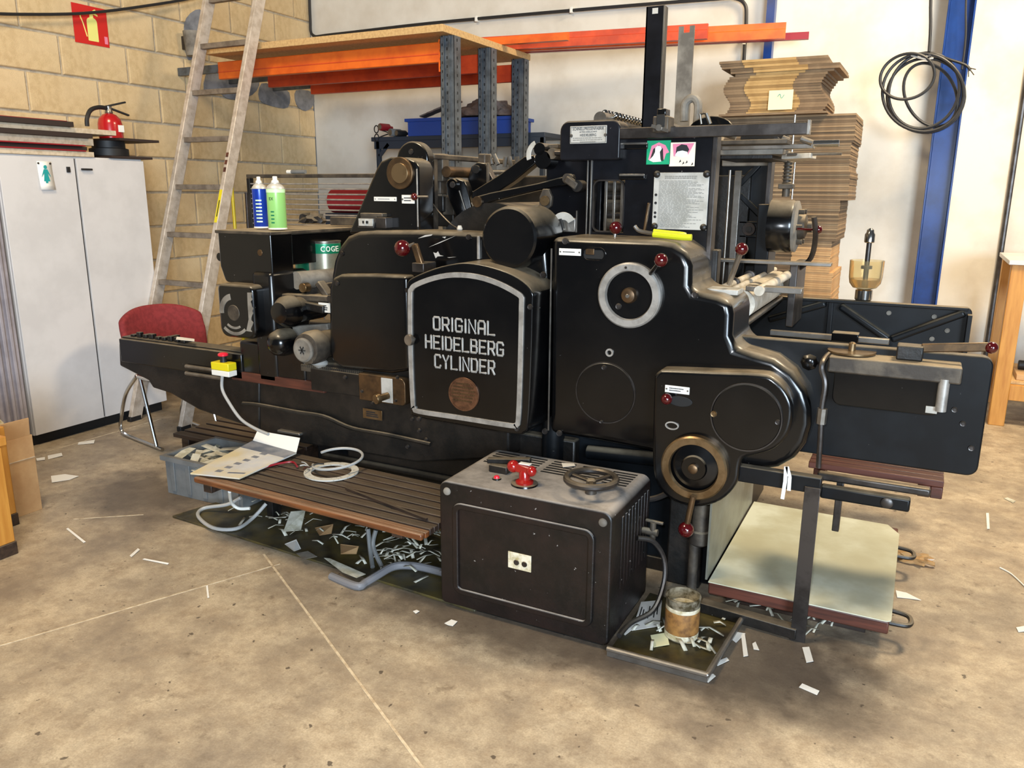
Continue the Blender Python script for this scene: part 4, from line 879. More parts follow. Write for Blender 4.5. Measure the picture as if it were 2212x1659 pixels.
for (x0, x1, y, z, w, m) in ((-.24, .06, 2.99, .50, .05, 'enamel_blue'), (-.26, .12, 3.03, .555, .03, 'steel_dk')):
    bm = nb(); box(bm, (x0, y, z), (x1, y+.04, z+w)); mk('delivery_arm', bm, m, PR, .008)
c = P(1890, 1078, y=2.985); bm = nb(); lathe(bm, [(.014, 0), (.02, .004), (.02, .045)], (c.x+.04, 2.98, .525), (0, 1, 0), 20); mk('arm_pivot', bm, 'steel_dk', PR)
pane('arm_hanger', -.19, -.165, .36, .56, 3.04, 3.07, 'steel_dk', bevel=.003)

# --- right side panels (near and far)
YN = 3.02
np_ = rpoly([(*xz([(1640, 742)], YN)[0], .02), (*xz([(2141, 782)], YN)[0], .05), (*xz([(2112, 1033)], YN)[0], .05), (*xz([(1640, 990)], YN)[0], .02)])
x0, _, z0, z1 = R4(1640, 745, 1700, 1000, YN); xe = P(2130, 900, y=YN).x; zt_ = P(2100, 776, y=YN).z+.012; zb_ = P(2110, 1031, y=YN).z
bm = nb(); prism(bm, rpoly([(-.60, zb_, .02), (xe, zb_, .035), (xe, zt_, .035), (-.60, zt_, .02)]), YN, YN+.045); nsp = mk('near_side_panel', bm, 'enamel_blue', PR, .006, ang=50)
for q in ((2080, 915), (2098, 968), (2062, 885), (1763, 785)): screw(*q, YN-.001, .010, nsp)
# bearing boss near the lobe
c = P(1748, 783, y=YN-.01); bm = nb(); lathe(bm, [(.014, -.012), (.022, -.008), (.03, .0), (.03, .015)], c, (0, 1, 0), 8); mk('hex_boss', bm, 'enamel', nsp)
YFp = 4.30
x0 = P(1640, 640, y=YFp).x; xe2 = P(2097, 700, y=YFp).x; zt2 = P(1860, 650, y=YFp).z; zb2 = zt2-.42
bm = nb(); prism(bm, rpoly([(x0-.4, zb2, .02), (xe2, zb2, .03), (xe2, zt2, .03), (x0-.4, zt2, .02)]), YFp, YFp+.03); fsp = mk('far_side_panel', bm, 'enamel_blue', PR, .005, ang=50)
pane('panel_lip', x0-.4, xe2-.02, zt2-.012, zt2+.003, YFp-.05, YFp, 'enamel_blue', fsp, .003); pane('panel_lip', xe2-.02, xe2, zb2, zt2-.03, YFp-.05, YFp, 'enamel_blue', fsp, .003)
pane('panel_rib', P(1797, 650, y=YFp).x-.012, P(1797, 650, y=YFp).x+.012, zb2, zt2-.012, YFp-.03, YFp, 'enamel_blue', fsp, .003)
for pa, pb in (((1660, 690), (1785, 655)), ((1815, 660), (1920, 733)), ((1925, 733), (2085, 675))):
    bm = nb(); bar(bm, P(*pa, y=YFp-.012), P(*pb, y=YFp-.02), .05, .035, (0, 0, 1)); mk('diagonal_rib', bm, 'enamel_blue', fsp, .012, 3)
for q in ((1920, 676), (2018, 684), (2013, 732), (2046, 714)): screw(*q, YFp-.002, .012, fsp, 'dustgrey')
# cross rollers / feed board rods
for (pa, pb, r, m) in (((1560, 640), (1664, 573), .017, 'cream'), ((1590, 640), (1682, 570), .012, 'cream'), ((1650, 628), (1714, 580), .02, 'cream'), ((1612, 675), (1690, 622), .022, 'cream'), ((1610, 690), (1675, 655), .014, 'steel')):
    a = P(*pa, y=3.35); b_ = P(*pb, y=4.2); bm = nb(); z_ = (a.z+b_.z)/2; cyl(bm, (a.x, 3.24, z_), (a.x, 4.28, z_), r, 18); mk('cross_roller', bm, m, PR)
a = P(1640, 610, y=3.7); bm = nb(); cyl(bm, (a.x, 3.3, a.z-.05), (a.x, 4.2, a.z-.05), .06, 28); mk('paper_drum', bm, 'cream', PR)
for y in (3.55, 3.9): bm = nb(); a = P(1560, 640, y=3.35); lathe(bm, [(.017, 0), (.028, .002), (.028, .02), (.017, .022)], (a.x, y, (a.z+P(1664, 573, y=4.2).z)/2), (0, 1, 0), 18); mk('roller_collar', bm, 'steel_dk', PR)
# flat bars along the machine at the feeder
for (pa, pb, Y, h, m) in (((1535, 573), (1795, 573), 3.6, .014, 'steel'), ((1610, 628), (1732, 630), 3.26, .022, 'steel')):
    a = P(*pa, y=Y); b_ = P(*pb, y=Y); z_ = b_.z; bm = nb(); box(bm, (a.x, Y, z_-h/2), (b_.x, Y+.06, z_+h/2)); mk('feed_bar', bm, m, PR, .002)
pane('roller_side_plate', P(1715, 590, y=4.1).x, P(1722, 590, y=4.1).x+.02, .98, 1.28, 3.95, 4.25, 'steel_dk', bevel=.004)
# hand lever on the step of the cover
a = P(1575, 613, y=3.05); b_ = P(1600, 545, y=2.98); bm = nb(); cyl(bm, a, b_, .010); hl = mk('hand_lever', bm, 'steel', PR); knob(1602, 538, 14, 2.98, hl)
pane('lever_quadrant', P(1530, 625, y=3.05).x, P(1600, 625, y=3.05).x, P(1570, 622, y=3.05).z-.02, P(1570, 622, y=3.05).z-.001, 3.0, 3.1, 'plate', bevel=.002)

# --- delivery brake box on near panel
YK = 2.90
x0, x1, z0, z1 = R4(1788, 790, 2050, 815, YK)
zt3 = P(1790, 770, y=YK).z
pane('brake_box_lid', x0, P(2080, 800, y=YK).x, zt3-.055, zt3, YK, 3.12, 'iron', bevel=.006)
x0b, x1b = P(1797, 860, y=YK+.02).x, P(2040, 860, y=YK+.02).x; zlow = P(2030, 900, y=YK+.02).z
bm = nb(); prism(bm, rpoly([(x0b, zlow, .03), (x1b, zlow, .04), (x1b, zt3-.055, .003), (x0b, zt3-.055, .003)]), YK+.02, YN); bb = mk('brake_box', bm, 'enamel', PR, .008)
a = P(2036, 853, y=YK+.015); bm = nb(); cyl(bm, (a.x, YK+.012, a.z-.055), (a.x, YK+.012, a.z+.055), .017, 16); mk('brake_roller', bm, 'silver', bb)
pane('brake_chip', P(2000, 880, y=YK).x, P(2026, 880, y=YK).x, zlow+.008, zlow+.032, YK+.017, YK+.02, 'plate', bb, .001)
a = P(1840, 757, y=3.0); bm = nb(); lathe(bm, [(.075, 0), (.08, .004), (.08, .010)], (a.x, 3.0, zt3+.0005), (0, 0, 1), 32); dl = mk('tension_dial', bm, 'brass', PR); bm = nb(); lathe(bm, [(.012, .01), (.012, .035), (.007, .04)], (a.x, 3.0, zt3), (0, 0, 1), 12); mk('dial_nut', bm, 'brass', dl)
a = P(1937, 757, y=2.98); bm = nb(); box(bm, (a.x, 2.95, zt3+.0005), (P(1995, 757, y=2.98).x, 3.02, zt3+.05)); br = mk('lever_block', bm, 'grime', PR, .005)
bm = nb(); z_ = zt3+.042; bar(bm, (P(1990, 757, y=2.98).x, 2.985, z_), (P(2136, 750, y=2.98).x, 2.985, P(2136, 750, y=2.98).z), .014, .03); mk('brake_handle', bm, 'steel_brn', br, .004); knob(2142, 751, 13, 2.985, br)
x0, x1, z0, z1 = R4(1797, 718, 1853, 742, 3.4); pane('guide_block', x0, x1, z0, z1, 3.4, 3.46, 'enamel', bevel=.004)
x0, x1, z0, z1 = R4(1660, 728, 1920, 742, 3.45); pane('guide_rail', x0, x1, z0-.01, z0+.012, 3.47, 3.5, 'steel', bevel=.003)

# --- oil jar on the far panel
c = P(1866, 632, y=YFp); zb = zt2+.004
bm = nb(); lathe(bm, [(.035, 0), (.04, .006), (.04, .05), (.03, .055)], (c.x, YFp+.0, zb), (0, 0, 1), 24); jr = mk('jar_foot', bm, 'chrome', PR)
zj = zb+.055; hj = P(1866, 562, y=YFp).z-zj
bm = nb(); lathe(bm, [(.03, 0), (.055, .008), (.072, .03), (.077, .06), (.079, hj), (.075, hj), (.073, .062), (.067, .034), (.05, .013), (.0, .010)], (c.x, YFp, zj), (0, 0, 1), 40, cap=False); mk('glass_jar', bm, 'amber', jr)
bm = nb(); lathe(bm, [(.0, .011), (.049, .0145), (.064, .036), (.069, .05), (0, .05)], (c.x, YFp, zj), (0, 0, 1), 32, cap=False); mk('jar_oil', bm, 'oil', jr)
bm = nb(); cyl(bm, (c.x, YFp, zj+.02), (c.x, YFp, zj+hj+.11), .012, 14); cyl(bm, (c.x, YFp, zj+.10), (c.x, YFp, zj+.115), .026, 14); mk('pump_rod', bm, 'steel_dk', jr)
bm = nb(); lathe(bm, [(.02, 0), (.024, .004), (.024, .04), (.018, .05), (.016, .062), (.006, .07)], (c.x, YFp, zj+hj+.085), (0, 0, 1), 20); mk('pump_cap', bm, 'chrome', jr)
# --- upper left housing with brass knob
YH = 3.05
hp = xz([(752, 505), (812, 364), (822, 348), (842, 339), (880, 340), (896, 347), (903, 362), (905, 505)], YH)
bm = nb(); prism(bm, hp, YH, YH+.13); hs = mk('ink_housing', bm, 'enamel', PR, .012, 3)
disc('knob_rim', 862, 374, 35, YH-.012, .02, 'steel_brn', hs); disc('brass_knob', 862, 374, 22, YH-.022, .02, 'brass', hs)
label(808, 425, 857, 435, YH-.001, hs, 1); label(868, 421, 896, 440, YH-.001, hs, 2)
x_ = P(901, 420, y=YH-.002).x; pane('housing_edge', x_-.002, x_+.004, P(901, 490, y=YH).z, P(898, 365, y=YH).z, YH-.004, YH, 'silver', hs, .001)
a = P(895, 425, y=YH-.03); knob(895, 425, 8, YH-.03, hs); bm = nb(); cyl(bm, a, P(925, 425, y=YH-.02), .005); mk('knob_stem', bm, 'steel', hs)
# arched guard and the bar across the machine
c = P(890, 345, y=3.2); r_ = rv(890, 345, 3.2, 40); bm = nb(); prism(bm, [(c.x-r_*1.15, c.z-.2)]+[(c.x+r_*1.05*math.cos(PI-a*PI/16), c.z+r_*math.sin(PI-a*PI/16)) for a in range(17)]+[(c.x+r_*1.05, c.z-.22)], 3.2, 3.26); ag = mk('arched_guard', bm, 'enamel', PR, .008)
screw(888, 328, 3.198, .013, ag)
a = P(930, 334, y=3.26); bm = nb(); box(bm, (a.x-.015, 3.26, a.z-.02), (a.x+.02, 4.15, a.z+.005)); mk('guard_rail', bm, 'iron', PR, .006)
pane('guard_post', a.x-.03, a.x+.015, 1.40, a.z, 3.24, 3.30, 'iron', bevel=.006)
# machine back side frame and cylinder
pane('far_side_frame', -2.4, -.80, .62, P(1050, 380, y=4.18).z, 4.18, 4.25, 'grime', bevel=.01)
bm = nb(); cyl(bm, (-1.75, 3.22, 1.25), (-1.75, 4.18, 1.25), .30, 48); mk('impression_cylinder', bm, 'grime', PR)
bm = nb(); cyl(bm, (-1.30, 3.24, 1.20), (-1.30, 4.18, 1.20), .2, 40); mk('delivery_cylinder', bm, 'iron', PR)
pane('inner_side_frame', -2.2, -.72, .62, 1.38, 3.2, 3.26, 'grime', bevel=.006)
# gripper mechanism, Y about 3.3
def armpart(name, pts, Y, dep, m, bev=.005):
    bm = nb(); prism(bm, xz(pts, Y), Y, Y+dep); return mk(name, bm, m, PR, bev)
c = P(964, 371, y=3.32); bm = nb(); cyl(bm, c, c+Vector((0, .34, 0)), rv(964, 371, 3.32, 12), 24); mk('bronze_roller', bm, 'steel_brn', PR)
for k, (px, py, w, h, m) in enumerate(((945, 362, 24, 60, 'iron'), (935, 405, 34, 30, 'iron'), (938, 440, 40, 36, 'grime'), (968, 445, 26, 40, 'iron'), (950, 470, 60, 40, 'grime'), (1040, 352, 16, 40, 'iron'))):
    x0, x1, z0, z1 = R4(px-w/2, py-h/2, px+w/2, py+h/2, 3.34+.02*k); pane('gripper_block', x0, x1, z0, z1, 3.34+.02*k, 3.40+.02*k, m, bevel=.006)
g1 = armpart('gripper_lever', [(962, 398), (966, 388), (985, 384), (1002, 390), (1008, 404), (1030, 495), (1000, 500), (968, 430)], 3.30, .05, 'enamel', .006)
disc('lever_hub', 976, 398, 12, 3.285, .03, 'enamel', g1); disc('hub_bolt', 977, 399, 7, 3.282, .02, 'steel_dk', g1)
a = P(992, 412, y=3.298); b_ = P(1010, 468, y=3.298); bm = nb(); cyl(bm, a, b_, .004); mk('lever_edge', bm, 'steel', g1)
g2 = armpart('rocker_plate', [(1010, 385), (1018, 360), (1030, 350), (1048, 352), (1060, 380), (1070, 400), (1040, 420), (1012, 410)], 3.42, .05, 'enamel')
disc('rocker_hub', 1028, 366, 9, 3.41, .03, 'grime', g2); pane('rocker_edge', P(1052, 370, y=3.42).x, P(1058, 370, y=3.42).x, P(1056, 395, y=3.42).z, P(1052, 352, y=3.42).z, 3.412, 3.42, 'iron', g2, .002)
for i in range(5):
    q = P(1062+i*14, 358+random.uniform(-3, 3), y=3.75); bm = nb(); cyl(bm, q, q+Vector((.04*random.uniform(-1, 1), 0, .05)), .012, 10); mk('gripper_finger', bm, 'steel', PR)
bm = nb(); q = P(1050, 372, y=3.75); cyl(bm, q, (P(1140, 374, y=3.75).x, 3.75, q.z), .012); mk('gripper_shaft', bm, 'steel', PR)
armpart('tympan_beam', [(1018, 428), (1020, 414), (1080, 376), (1132, 338), (1152, 334), (1158, 352), (1110, 392), (1050, 432)], 3.28, .06, 'enamel')
a2 = armpart('throw_off_arm', [(1024, 436), (1030, 424), (1060, 416), (1160, 396), (1235, 376), (1240, 388), (1232, 398), (1160, 412), (1060, 436), (1036, 446)], 3.22, .035, 'enamel')
disc('arm_pin', 1030, 436, 12, 3.21, .04, 'steel_brn', a2); disc('arm_eye', 1224, 386, 11, 3.205, .04, 'iron', a2); disc('arm_eye', 1246, 402, 13, 3.19, .06, 'grime', a2)
bm = nb(); bar(bm, P(1224, 386, y=3.2), P(1248, 404, y=3.2), .03, .035, (0, 1, 0)); mk('arm_link', bm, 'iron', a2, .005)
armpart('link_plate', [(1016, 438), (1044, 434), (1062, 468), (1036, 476)], 3.235, .025, 'dustgrey', .003)
bm = nb(); tube(bm, [P(925, 428, y=3.2), P(950, 460, y=3.19), P(975, 485, y=3.17), P(992, 495, y=3.13)], .004, 6); mk('stay_rod', bm, 'steel_dk', PR)
bm = nb(); q = P(993, 497, y=3.10); lathe(bm, [(.012, 0), (.014, .006), (.008, .02)], q, (0, 0, 1), 10); mk('stay_nut', bm, 'plate', PR)
x0, x1, z0, z1 = R4(996, 462, 1022, 472, 3.27); pane('brass_tag', x0, x1, z0, z1, 3.268, 3.28, 'brass', bevel=.002)

# --- feeder frame
YG = 3.16
fx0, fx1 = P(1277, 400, y=YG).x, P(1541, 400, y=YG).x; fz1 = P(1400, 291, y=YG).z; fz0 = 1.0
wx0, wx1, wz0, wz1 = R4(1282, 388, 1346, 503, YG)
bm = nb(); box(bm, (fx0, YG, wz1), (fx1, YG+.05, fz1)); box(bm, (fx0, YG, fz0), (wx0, YG+.05, wz1)); box(bm, (wx1, YG, fz0), (fx1, YG+.05, wz1)); box(bm, (wx0, YG, fz0), (wx1, YG+.05, wz0)); ff = mk('feeder_side_frame', bm, 'enamel_blue', PR)
MT['frame_black'] = mat('satin_black_frame', L(13, 13, 16), .3, 0, L(25, 26, 31), 3, dust=.5, chip=.1, spec=.25); ff.data.materials[0] = MT['frame_black']
pane('frame_edge', fx1-.012, fx1+.006, fz0, fz1, YG-.004, YG+.06, 'steel_dk', ff, .002)
x_ = P(1274, 400, y=YG).x
for d in (-.012, .004): pane('frame_seam', x_+d, x_+d+.006, 1.40, P(1276, 345, y=YG).z, YG-.006, YG, 'steel', ff, .001)
lx0 = P(1158, 400, y=YG+.03).x; pane('lower_side_frame', lx0, fx0-.002, 1.2, P(1200, 338, y=YG+.03).z, 3.29, 3.34, 'frame_black', bevel=.006)
# window bars and rollers
bm = nb(); wo = rpoly([(wx0, wz0, .03), (wx1, wz0, .03), (wx1, wz1, .03), (wx0, wz1, .03)]); band(bm, wo, inset(wo, .006), YG-.004, YG+.01); mk('window_edge', bm, 'steel_dk', ff)
for px in (1304, 1322, 1339): x_ = P(px, 440, y=YG).x; pane('window_bar', x_-.006, x_+.006, wz0+.004, wz1-.004, YG+.02, YG+.03, 'steel', ff, .002)
for k in range(5): z_ = wz0+.03+(wz1-wz0-.04)*k/4.4; bm = nb(); cyl(bm, (wx0+.02, YG+.1, z_), (wx1-.004, YG+.1, z_), .016 if k % 2 else .024, 16); mk('window_roller', bm, 'steel_dk' if k % 2 else 'iron', ff)
pane('window_back', wx0-.05, wx1+.05, wz0-.05, wz1+.05, YG+.16, YG+.17, 'dark', ff, 0)
# plates and slots
for (a, b_, c_, d_) in ((1342, 310, 1400, 322), (1340, 377, 1394, 388)):
    x0, x1, z0, z1 = R4(a, b_, c_, d_, YG-.001); s_ = pane('guide_slot', x0, x1, z0, z1, YG-.012, YG, 'enamel', ff, .003); pane('slot_edge', x0, x1, z1-.006, z1+.002, YG-.016, YG-.011, 'steel', s_, .001)
x0, x1, z0, z1 = R4(1414, 373, 1532, 501, YG-.002); x1 = P(1530, 430, y=YG).x
ip = pane('instruction_plate', x0, x1, z0+.006, z1, YG-.006, YG, 'plate', ff, .001); w_ = x1-x0; h_ = z1-z0
bm = nb(); lines_mesh(bm, x0+w_*.2, x1-w_*.2, z1-h_*.11, z1-h_*.05, 2, YG-.0068, .0045, .05); lines_mesh(bm, x0+w_*.1, x1-w_*.06, z0+h_*.06, z1-h_*.13, 38, YG-.0068, .0022, .45)
mk('instructions', bm, 'print', ip)
for fx, fz in ((.05, .97), (.95, .97), (.05, .05), (.95, .05)): bm = nb(); lathe(bm, [(.006, -.014), (.012, -.01), (.014, -.006), (.014, 0)], (x0+w_*fx, YG, z0+.006+(h_-.006)*fz), (0, 1, 0), 14); mk('plate_bolt', bm, 'grime', ip)
for fz in (.62, .48, .31, .24): bm = nb(); lathe(bm, [(.005, -.0075), (.006, -.005)], (x0+w_*.05, YG, z0+h_*fz), (0, 1, 0), 10); mk('plate_dot', bm, 'dark', ip)
# name box
YNm = 3.12
x0, x1, z0, z1 = R4(1210, 262, 1338, 345, YNm); nbx = rpoly([(x0, z0, .01), (x1, z0, .01), (x1, z1, .04), (x0, z1, .04)])
bm = nb(); prism(bm, nbx, YNm, YNm+.12); nm_ = mk('maker_box', bm, 'frame_black', PR, .006, ang=50)
x0, x1, z0, z1 = R4(1232, 273, 1310, 309, YNm-.002); npl = pane('maker_plate', x0, x1, z0, z1, YNm-.003, YNm, 'plate', nm_, .001); w_ = x1-x0; h_ = z1-z0
op_ = [(x0+.003, z0+.003), (x1-.003, z0+.003), (x1-.003, z1-.003), (x0+.003, z1-.003)]; bm = nb(); band(bm, op_, inset(op_, .002), YNm-.0038, YNm-.002); mk('plate_border', bm, 'ink', npl)
for s_, fz, hh, ww in (('SCHNELLPRESSENFABRIK', .84, .17, .86), ('AKTIEN-GESELLSCHAFT', .66, .07, .48), ('HEIDELBERG', .48, .15, .44)):
    me = textmesh(s_, ((x0+x1)/2, YNm-.0035, z0+h_*fz), w_*ww, h_*hh, FRONT, .0004); mk('plate_text', me, 'ink', npl)
bm = nb(); lines_mesh(bm, x0+w_*.08, x1-w_*.08, z0+h_*.15, z0+h_*.37, 2, YNm-.0038, .0035, .08); lines_mesh(bm, x0+w_*.28, x1-w_*.28, z0+h_*.05, z0+h_*.14, 1, YNm-.0038, .0035, .05); mk('small_print', bm, 'print', npl)
for fx in (.035, .965): bm = nb(); lathe(bm, [(.005, -.006), (.007, -.003)], (x0+w_*fx, YNm, z0+h_*.46), (0, 1, 0), 12); mk('rivet', bm, 'steel', npl)
# scale arc and clamp left of the name box
c = P(1168, 335, y=3.2); arcbar(rv(1168, 335, 3.2, 28), 115, 200, .022, 'plate', 'scale_arc', c.x, c.z, 3.19, PR)
for (px, py, r, m) in ((1165, 322, 14, 'enamel'), (1192, 332, 12, 'iron'), (1172, 345, 20, 'enamel')): disc('clamp_knob', px, py, r, 3.17, .08, m)
bm = nb(); a = P(1200, 330, y=3.15); cyl(bm, a, (P(1276, 336, y=3.15).x, 3.15, a.z-.004), .012); mk('clamp_rod', bm, 'steel_dk', PR)
disc('rod_joint', 1276, 336, 8, 3.13, .04, 'steel_dk')
pane('clamp_bar', P(1155, 312, y=3.25).x, P(1212, 312, y=3.25).x, P(1180, 322, y=3.25).z, P(1180, 312, y=3.25).z, 3.22, 3.28, 'iron', bevel=.004)
# eccentric hub and speed gauge
hb = armpart('eccentric_link', [(1165, 425), (1172, 408), (1184, 408), (1192, 425), (1190, 445), (1178, 456), (1164, 452)], 3.17, .02, 'iron', .003); disc('brass_hub', 1176, 434, 11, 3.16, .02, 'brass', hb)
x0, x1, z0, z1 = R4(1194, 470, 1242, 502, 3.14); gg = pane('speed_gauge', x0, x1, z0, z1, 3.14, 3.165, 'steel', PR, .003)
c = P(1217, 478, y=3.138); arcbar(rv(1217, 478, 3.138, 22), 28, 152, .032, 'plate', 'gauge_scale', c.x, c.z-.02, 3.135, gg)
bm = nb(); bar(bm, P(1215, 497, y=3.13), P(1210, 473, y=3.13), .012, .012, (0, 1, 0)); mk('gauge_pointer', bm, 'black', gg); disc('gauge_screw', 1213, 496, 5, 3.128, .01, 'steel', gg)
pane('gauge_rod', P(1244, 480, y=3.14).x, P(1246, 480, y=3.14).x, z0, z1+.03, 3.14, 3.15, 'steel', gg, 0)
# ball knob and short lever on cover top
a = P(1330, 492, y=3.05); knob(1330, 492, 14, 3.05, mc); bm = nb(); cyl(bm, (a.x, 3.05, a.z), (a.x-.005, 3.05, a.z-.07), .008); mk('knob_stem', bm, 'steel', mc)
bm = nb(); bar(bm, P(1391, 505, y=3.1), P(1402, 438, y=3.1), .010, .014, (0, 1, 0)); mk('short_lever', bm, 'steel_brn', PR, .003)
# counter
x0, x1, z0, z1 = R4(772, 466, 808, 492, 2.99); zc_ = z0
ctr = pane('sheet_counter', x0, x1+.06, 1.0, 1.01, 3.0, 3.01, 'black', PR, 0); bpy.data.objects.remove(ctr)
bm = nb(); v = box(bm, (x0, 2.985, zc_-.002), (x1, 3.06, z1)); v[4].co.y += .03; v[5].co.y += .03; ctr = mk('sheet_counter', bm, 'black', PR, .003)
pane('counter_hood', x0-.004, x1+.03, z1-.004, z1+.012, 3.015, 3.07, 'iron', ctr, .003); pane('counter_body', x1, x1+.06, zc_-.002, z1-.006, 3.0, 3.07, 'steel_dk', ctr, .003)
pane('counter_face', x0+.006, x1-.006, z1-.045, z1-.012, 2.988, 3.0, 'plate', ctr, .001); pane('counter_window', x0+.03, x1-.03, z1-.034, z1-.022, 2.985, 2.99, 'dark', ctr, 0); pane('counter_badge', x0+.05, x1-.05, zc_+.01, zc_+.035, 2.983, 2.987, 'plate', ctr, .001)
# top bar, chain row, uprights
a = P(1340, 290, y=3.13); b_ = P(1746, 283, y=3.13); bm = nb(); box(bm, (P(1340, 285, y=3.13).x, 3.12, b_.z-.012), (b_.x, 3.15, b_.z+.030)); tb = mk('top_bar', bm, 'steel_dk', PR, .003)
pane('bar_end', b_.x-.004, b_.x+.006, b_.z-.012, b_.z+.038, 3.118, 3.152, 'steel', tb, .001)
x0, x1, z0, z1 = R4(1414, 240, 1446, 286, 3.10); cb = pane('feeler_block', x0, x1, z0, z1-.02, 3.08, 3.16, 'iron', PR, .005)
pane('block_recess', x0+.015, x1-.015, (z0+z1)/2-.02, (z0+z1)/2+.025, 3.077, 3.082, 'dark', cb, .002); pane('block_cap', x0+.012, x1-.015, z1-.02, z1+.008, 3.09, 3.15, 'enamel', cb, .004)
bm = nb(); c = P(1424, 276, y=3.07); bar(bm, c-Vector((.03, 0, -.008)), c+Vector((.035, 0, -.012)), .01, .012); cyl(bm, c-Vector((0, .01, 0)), c+Vector((0, .02, 0)), .012, 12); mk('wing_screw', bm, 'steel', cb)
c0 = P(1296, 256, y=3.25); bm = nb(); cyl(bm, c0, (c0.x, 4.1, c0.z), .028, 20); cs = mk('chain_tube', bm, 'steel', PR)
bm = nb()
for k in range(18):
    for dx in (-.02, .03): lathe(bm, [(.016*math.sin(PI*i/6), -.016*math.cos(PI*i/6)) for i in range(7)], (c0.x+dx, 3.36+k*.042, c0.z+.03-.012*(dx > 0)), (0, 0, 1), 10, cap=False)
mk('roller_chain', bm, 'chrome', cs)
a = P(1386, 265, y=3.42); b_ = P(1424, 265, y=3.42); zt = P(1405, 14, y=3.42).z
bm = nb(); box(bm, (a.x, 3.42, 1.5), (b_.x, 3.425, zt)); box(bm, (a.x, 3.42, 1.5), (a.x+.006, 3.47, zt)); box(bm, (b_.x-.006, 3.42, 1.5), (b_.x, 3.47, zt)); po = mk('feeder_upright', bm, 'frame_black', PR)
pane('upright_edge', b_.x-.003, b_.x+.003, 1.8, zt, 3.416, 3.42, 'steel', po, 0); pane('upright_notch', (a.x+b_.x)/2-.012, (a.x+b_.x)/2+.012, zt-.03, zt-.008, 3.417, 3.42, 'plate', po, 0)
a = P(1456, 262, y=4.05); b_ = P(1489, 262, y=4.05); zt = P(1472, 57, y=4.05).z
bm = nb(); m_ = (b_.x-a.x)*.3; box(bm, (a.x, 4.05, 1.5), (b_.x, 4.06, zt-.03)); box(bm, (a.x, 4.05, zt-.03), (a.x+m_, 4.06, zt)); box(bm, (b_.x-m_, 4.05, zt-.03), (b_.x, 4.06, zt)); mk('feeder_upright', bm, 'dustgrey', PR)
bm = nb(); tube(bm, [P(1478, 262, y=3.9), P(1480, 225, y=3.9), P(1496, 212, y=3.9), P(1508, 225, y=3.9), P(1506, 265, y=3.9)], .02, 10); mk('suction_hose', bm, 'dustgrey', PR)
for (pa, pb, Y, r) in (((1515, 268), (1512, 246), 3.7, .005), ((1512, 246), (1524, 244), 3.7, .005), ((1526, 245), (1534, 268), 3.7, .009), ((1447, 268), (1475, 278), 3.3, .008)):
    bm = nb(); cyl(bm, P(*pa, y=Y), P(*pb, y=Y), r, 8); mk('feeder_rod', bm, 'steel', PR)
c = P(1535, 270, y=3.8); bm = nb(); prism(bm, [(c.x+.10*math.cos(a*PI/10), c.z-.02+.06*math.sin(a*PI/10)) for a in range(11)], 3.8, 3.83); mk('cam_plate', bm, 'enamel', PR, .004)
# feeder head to the right of the frame
YS = 3.55
for (a, b_, c_, d_, Y, dep, m) in ((1548, 303, 1700, 310, 3.45, .1, 'iron'), (1548, 314, 1757, 321, 3.6, .05, 'steel'), (1548, 324, 1690, 333, 3.5, .3, 'dustgrey'), (1548, 333, 1668, 343, 3.55, .4, 'grime'), (1600, 292, 1700, 300, 4.0, .06, 'grime')):
    x0, x1, z0, z1 = R4(a, b_, c_, d_, Y); pane('feed_table_rail', x0, x1, z0, z1, Y, Y+dep, m, PR, .003)
bm = nb(); zt = P(1757, 316, y=3.6).z; slab(bm, [(P(1690, 318, y=3.6).x, 3.6), (P(1757, 330, y=3.6).x, 3.5), (P(1757, 330, y=3.6).x+.01, 3.62), (P(1690, 318, y=3.6).x, 4.0)], zt-.05, zt-.03); mk('feed_tongue', bm, 'cream', PR, .002)
x0, x1, z0, z1 = R4(1758, 303, 1812, 317, 3.55); bm = nb(); cyl(bm, (x0, 3.55, (z0+z1)/2), (x1, 3.55, (z0+z1)/2), (z1-z0)/2, 16); mk('crank_handle', bm, 'chrome', PR)
bm = nb(); a = P(1700, 334, y=3.55); cyl(bm, (a.x, 3.55, a.z), (P(1818, 334, y=3.55).x, 3.55, a.z), .006, 8); mk('thin_rod', bm, 'steel', PR)
for (pa, pb) in (((1560, 288), (1590, 297)), ((1690, 298), (1704, 304)), ((1730, 300), (1755, 309))): bm = nb(); cyl(bm, P(*pa, y=3.6), P(*pb, y=3.6), .012, 10); mk('adjusting_rod', bm, 'steel', PR)
disc('dark_knob', 1676, 301, 6, 3.58, .03, 'black')
bm = nb(); a = P(1714, 290, y=3.9); cyl(bm, (a.x, 3.9, 1.75), (a.x, 3.9, P(1716, 248, y=3.9).z), .005, 8); mk('thin_rod', bm, 'steel', PR)
# far feeder frame with ribs
x0, x1 = P(1549, 450, y=4.2).x, P(1664, 450, y=4.2).x; z0, z1 = 1.05, P(1600, 343, y=4.2).z
fr = pane('far_feeder_frame', x0-.12, x1, z0, z1, 4.2, 4.24, 'enamel_blue', PR, .004)
pane('frame_edge', x1-.015, x1+.005, z0, z1, 4.12, 4.2, 'steel_dk', fr, .002)
pane('frame_top_strip', P(1560, 350, y=4.17).x, P(1660, 350, y=4.17).x, P(1600, 359, y=4.17).z, P(1600, 345, y=4.17).z, 4.165, 4.2, 'dustgrey', fr, .004)
pane('guide_strip', P(1582, 450, y=4.12).x, P(1596, 450, y=4.12).x, z0, z1-.06, 4.12, 4.14, 'steel', fr, .002)
bm = nb(); a = P(1572, 450, y=4.0); cyl(bm, (a.x, 4.0, z0), (a.x, 4.0, z1-.06), .007); mk('guide_rod', bm, 'steel', fr)
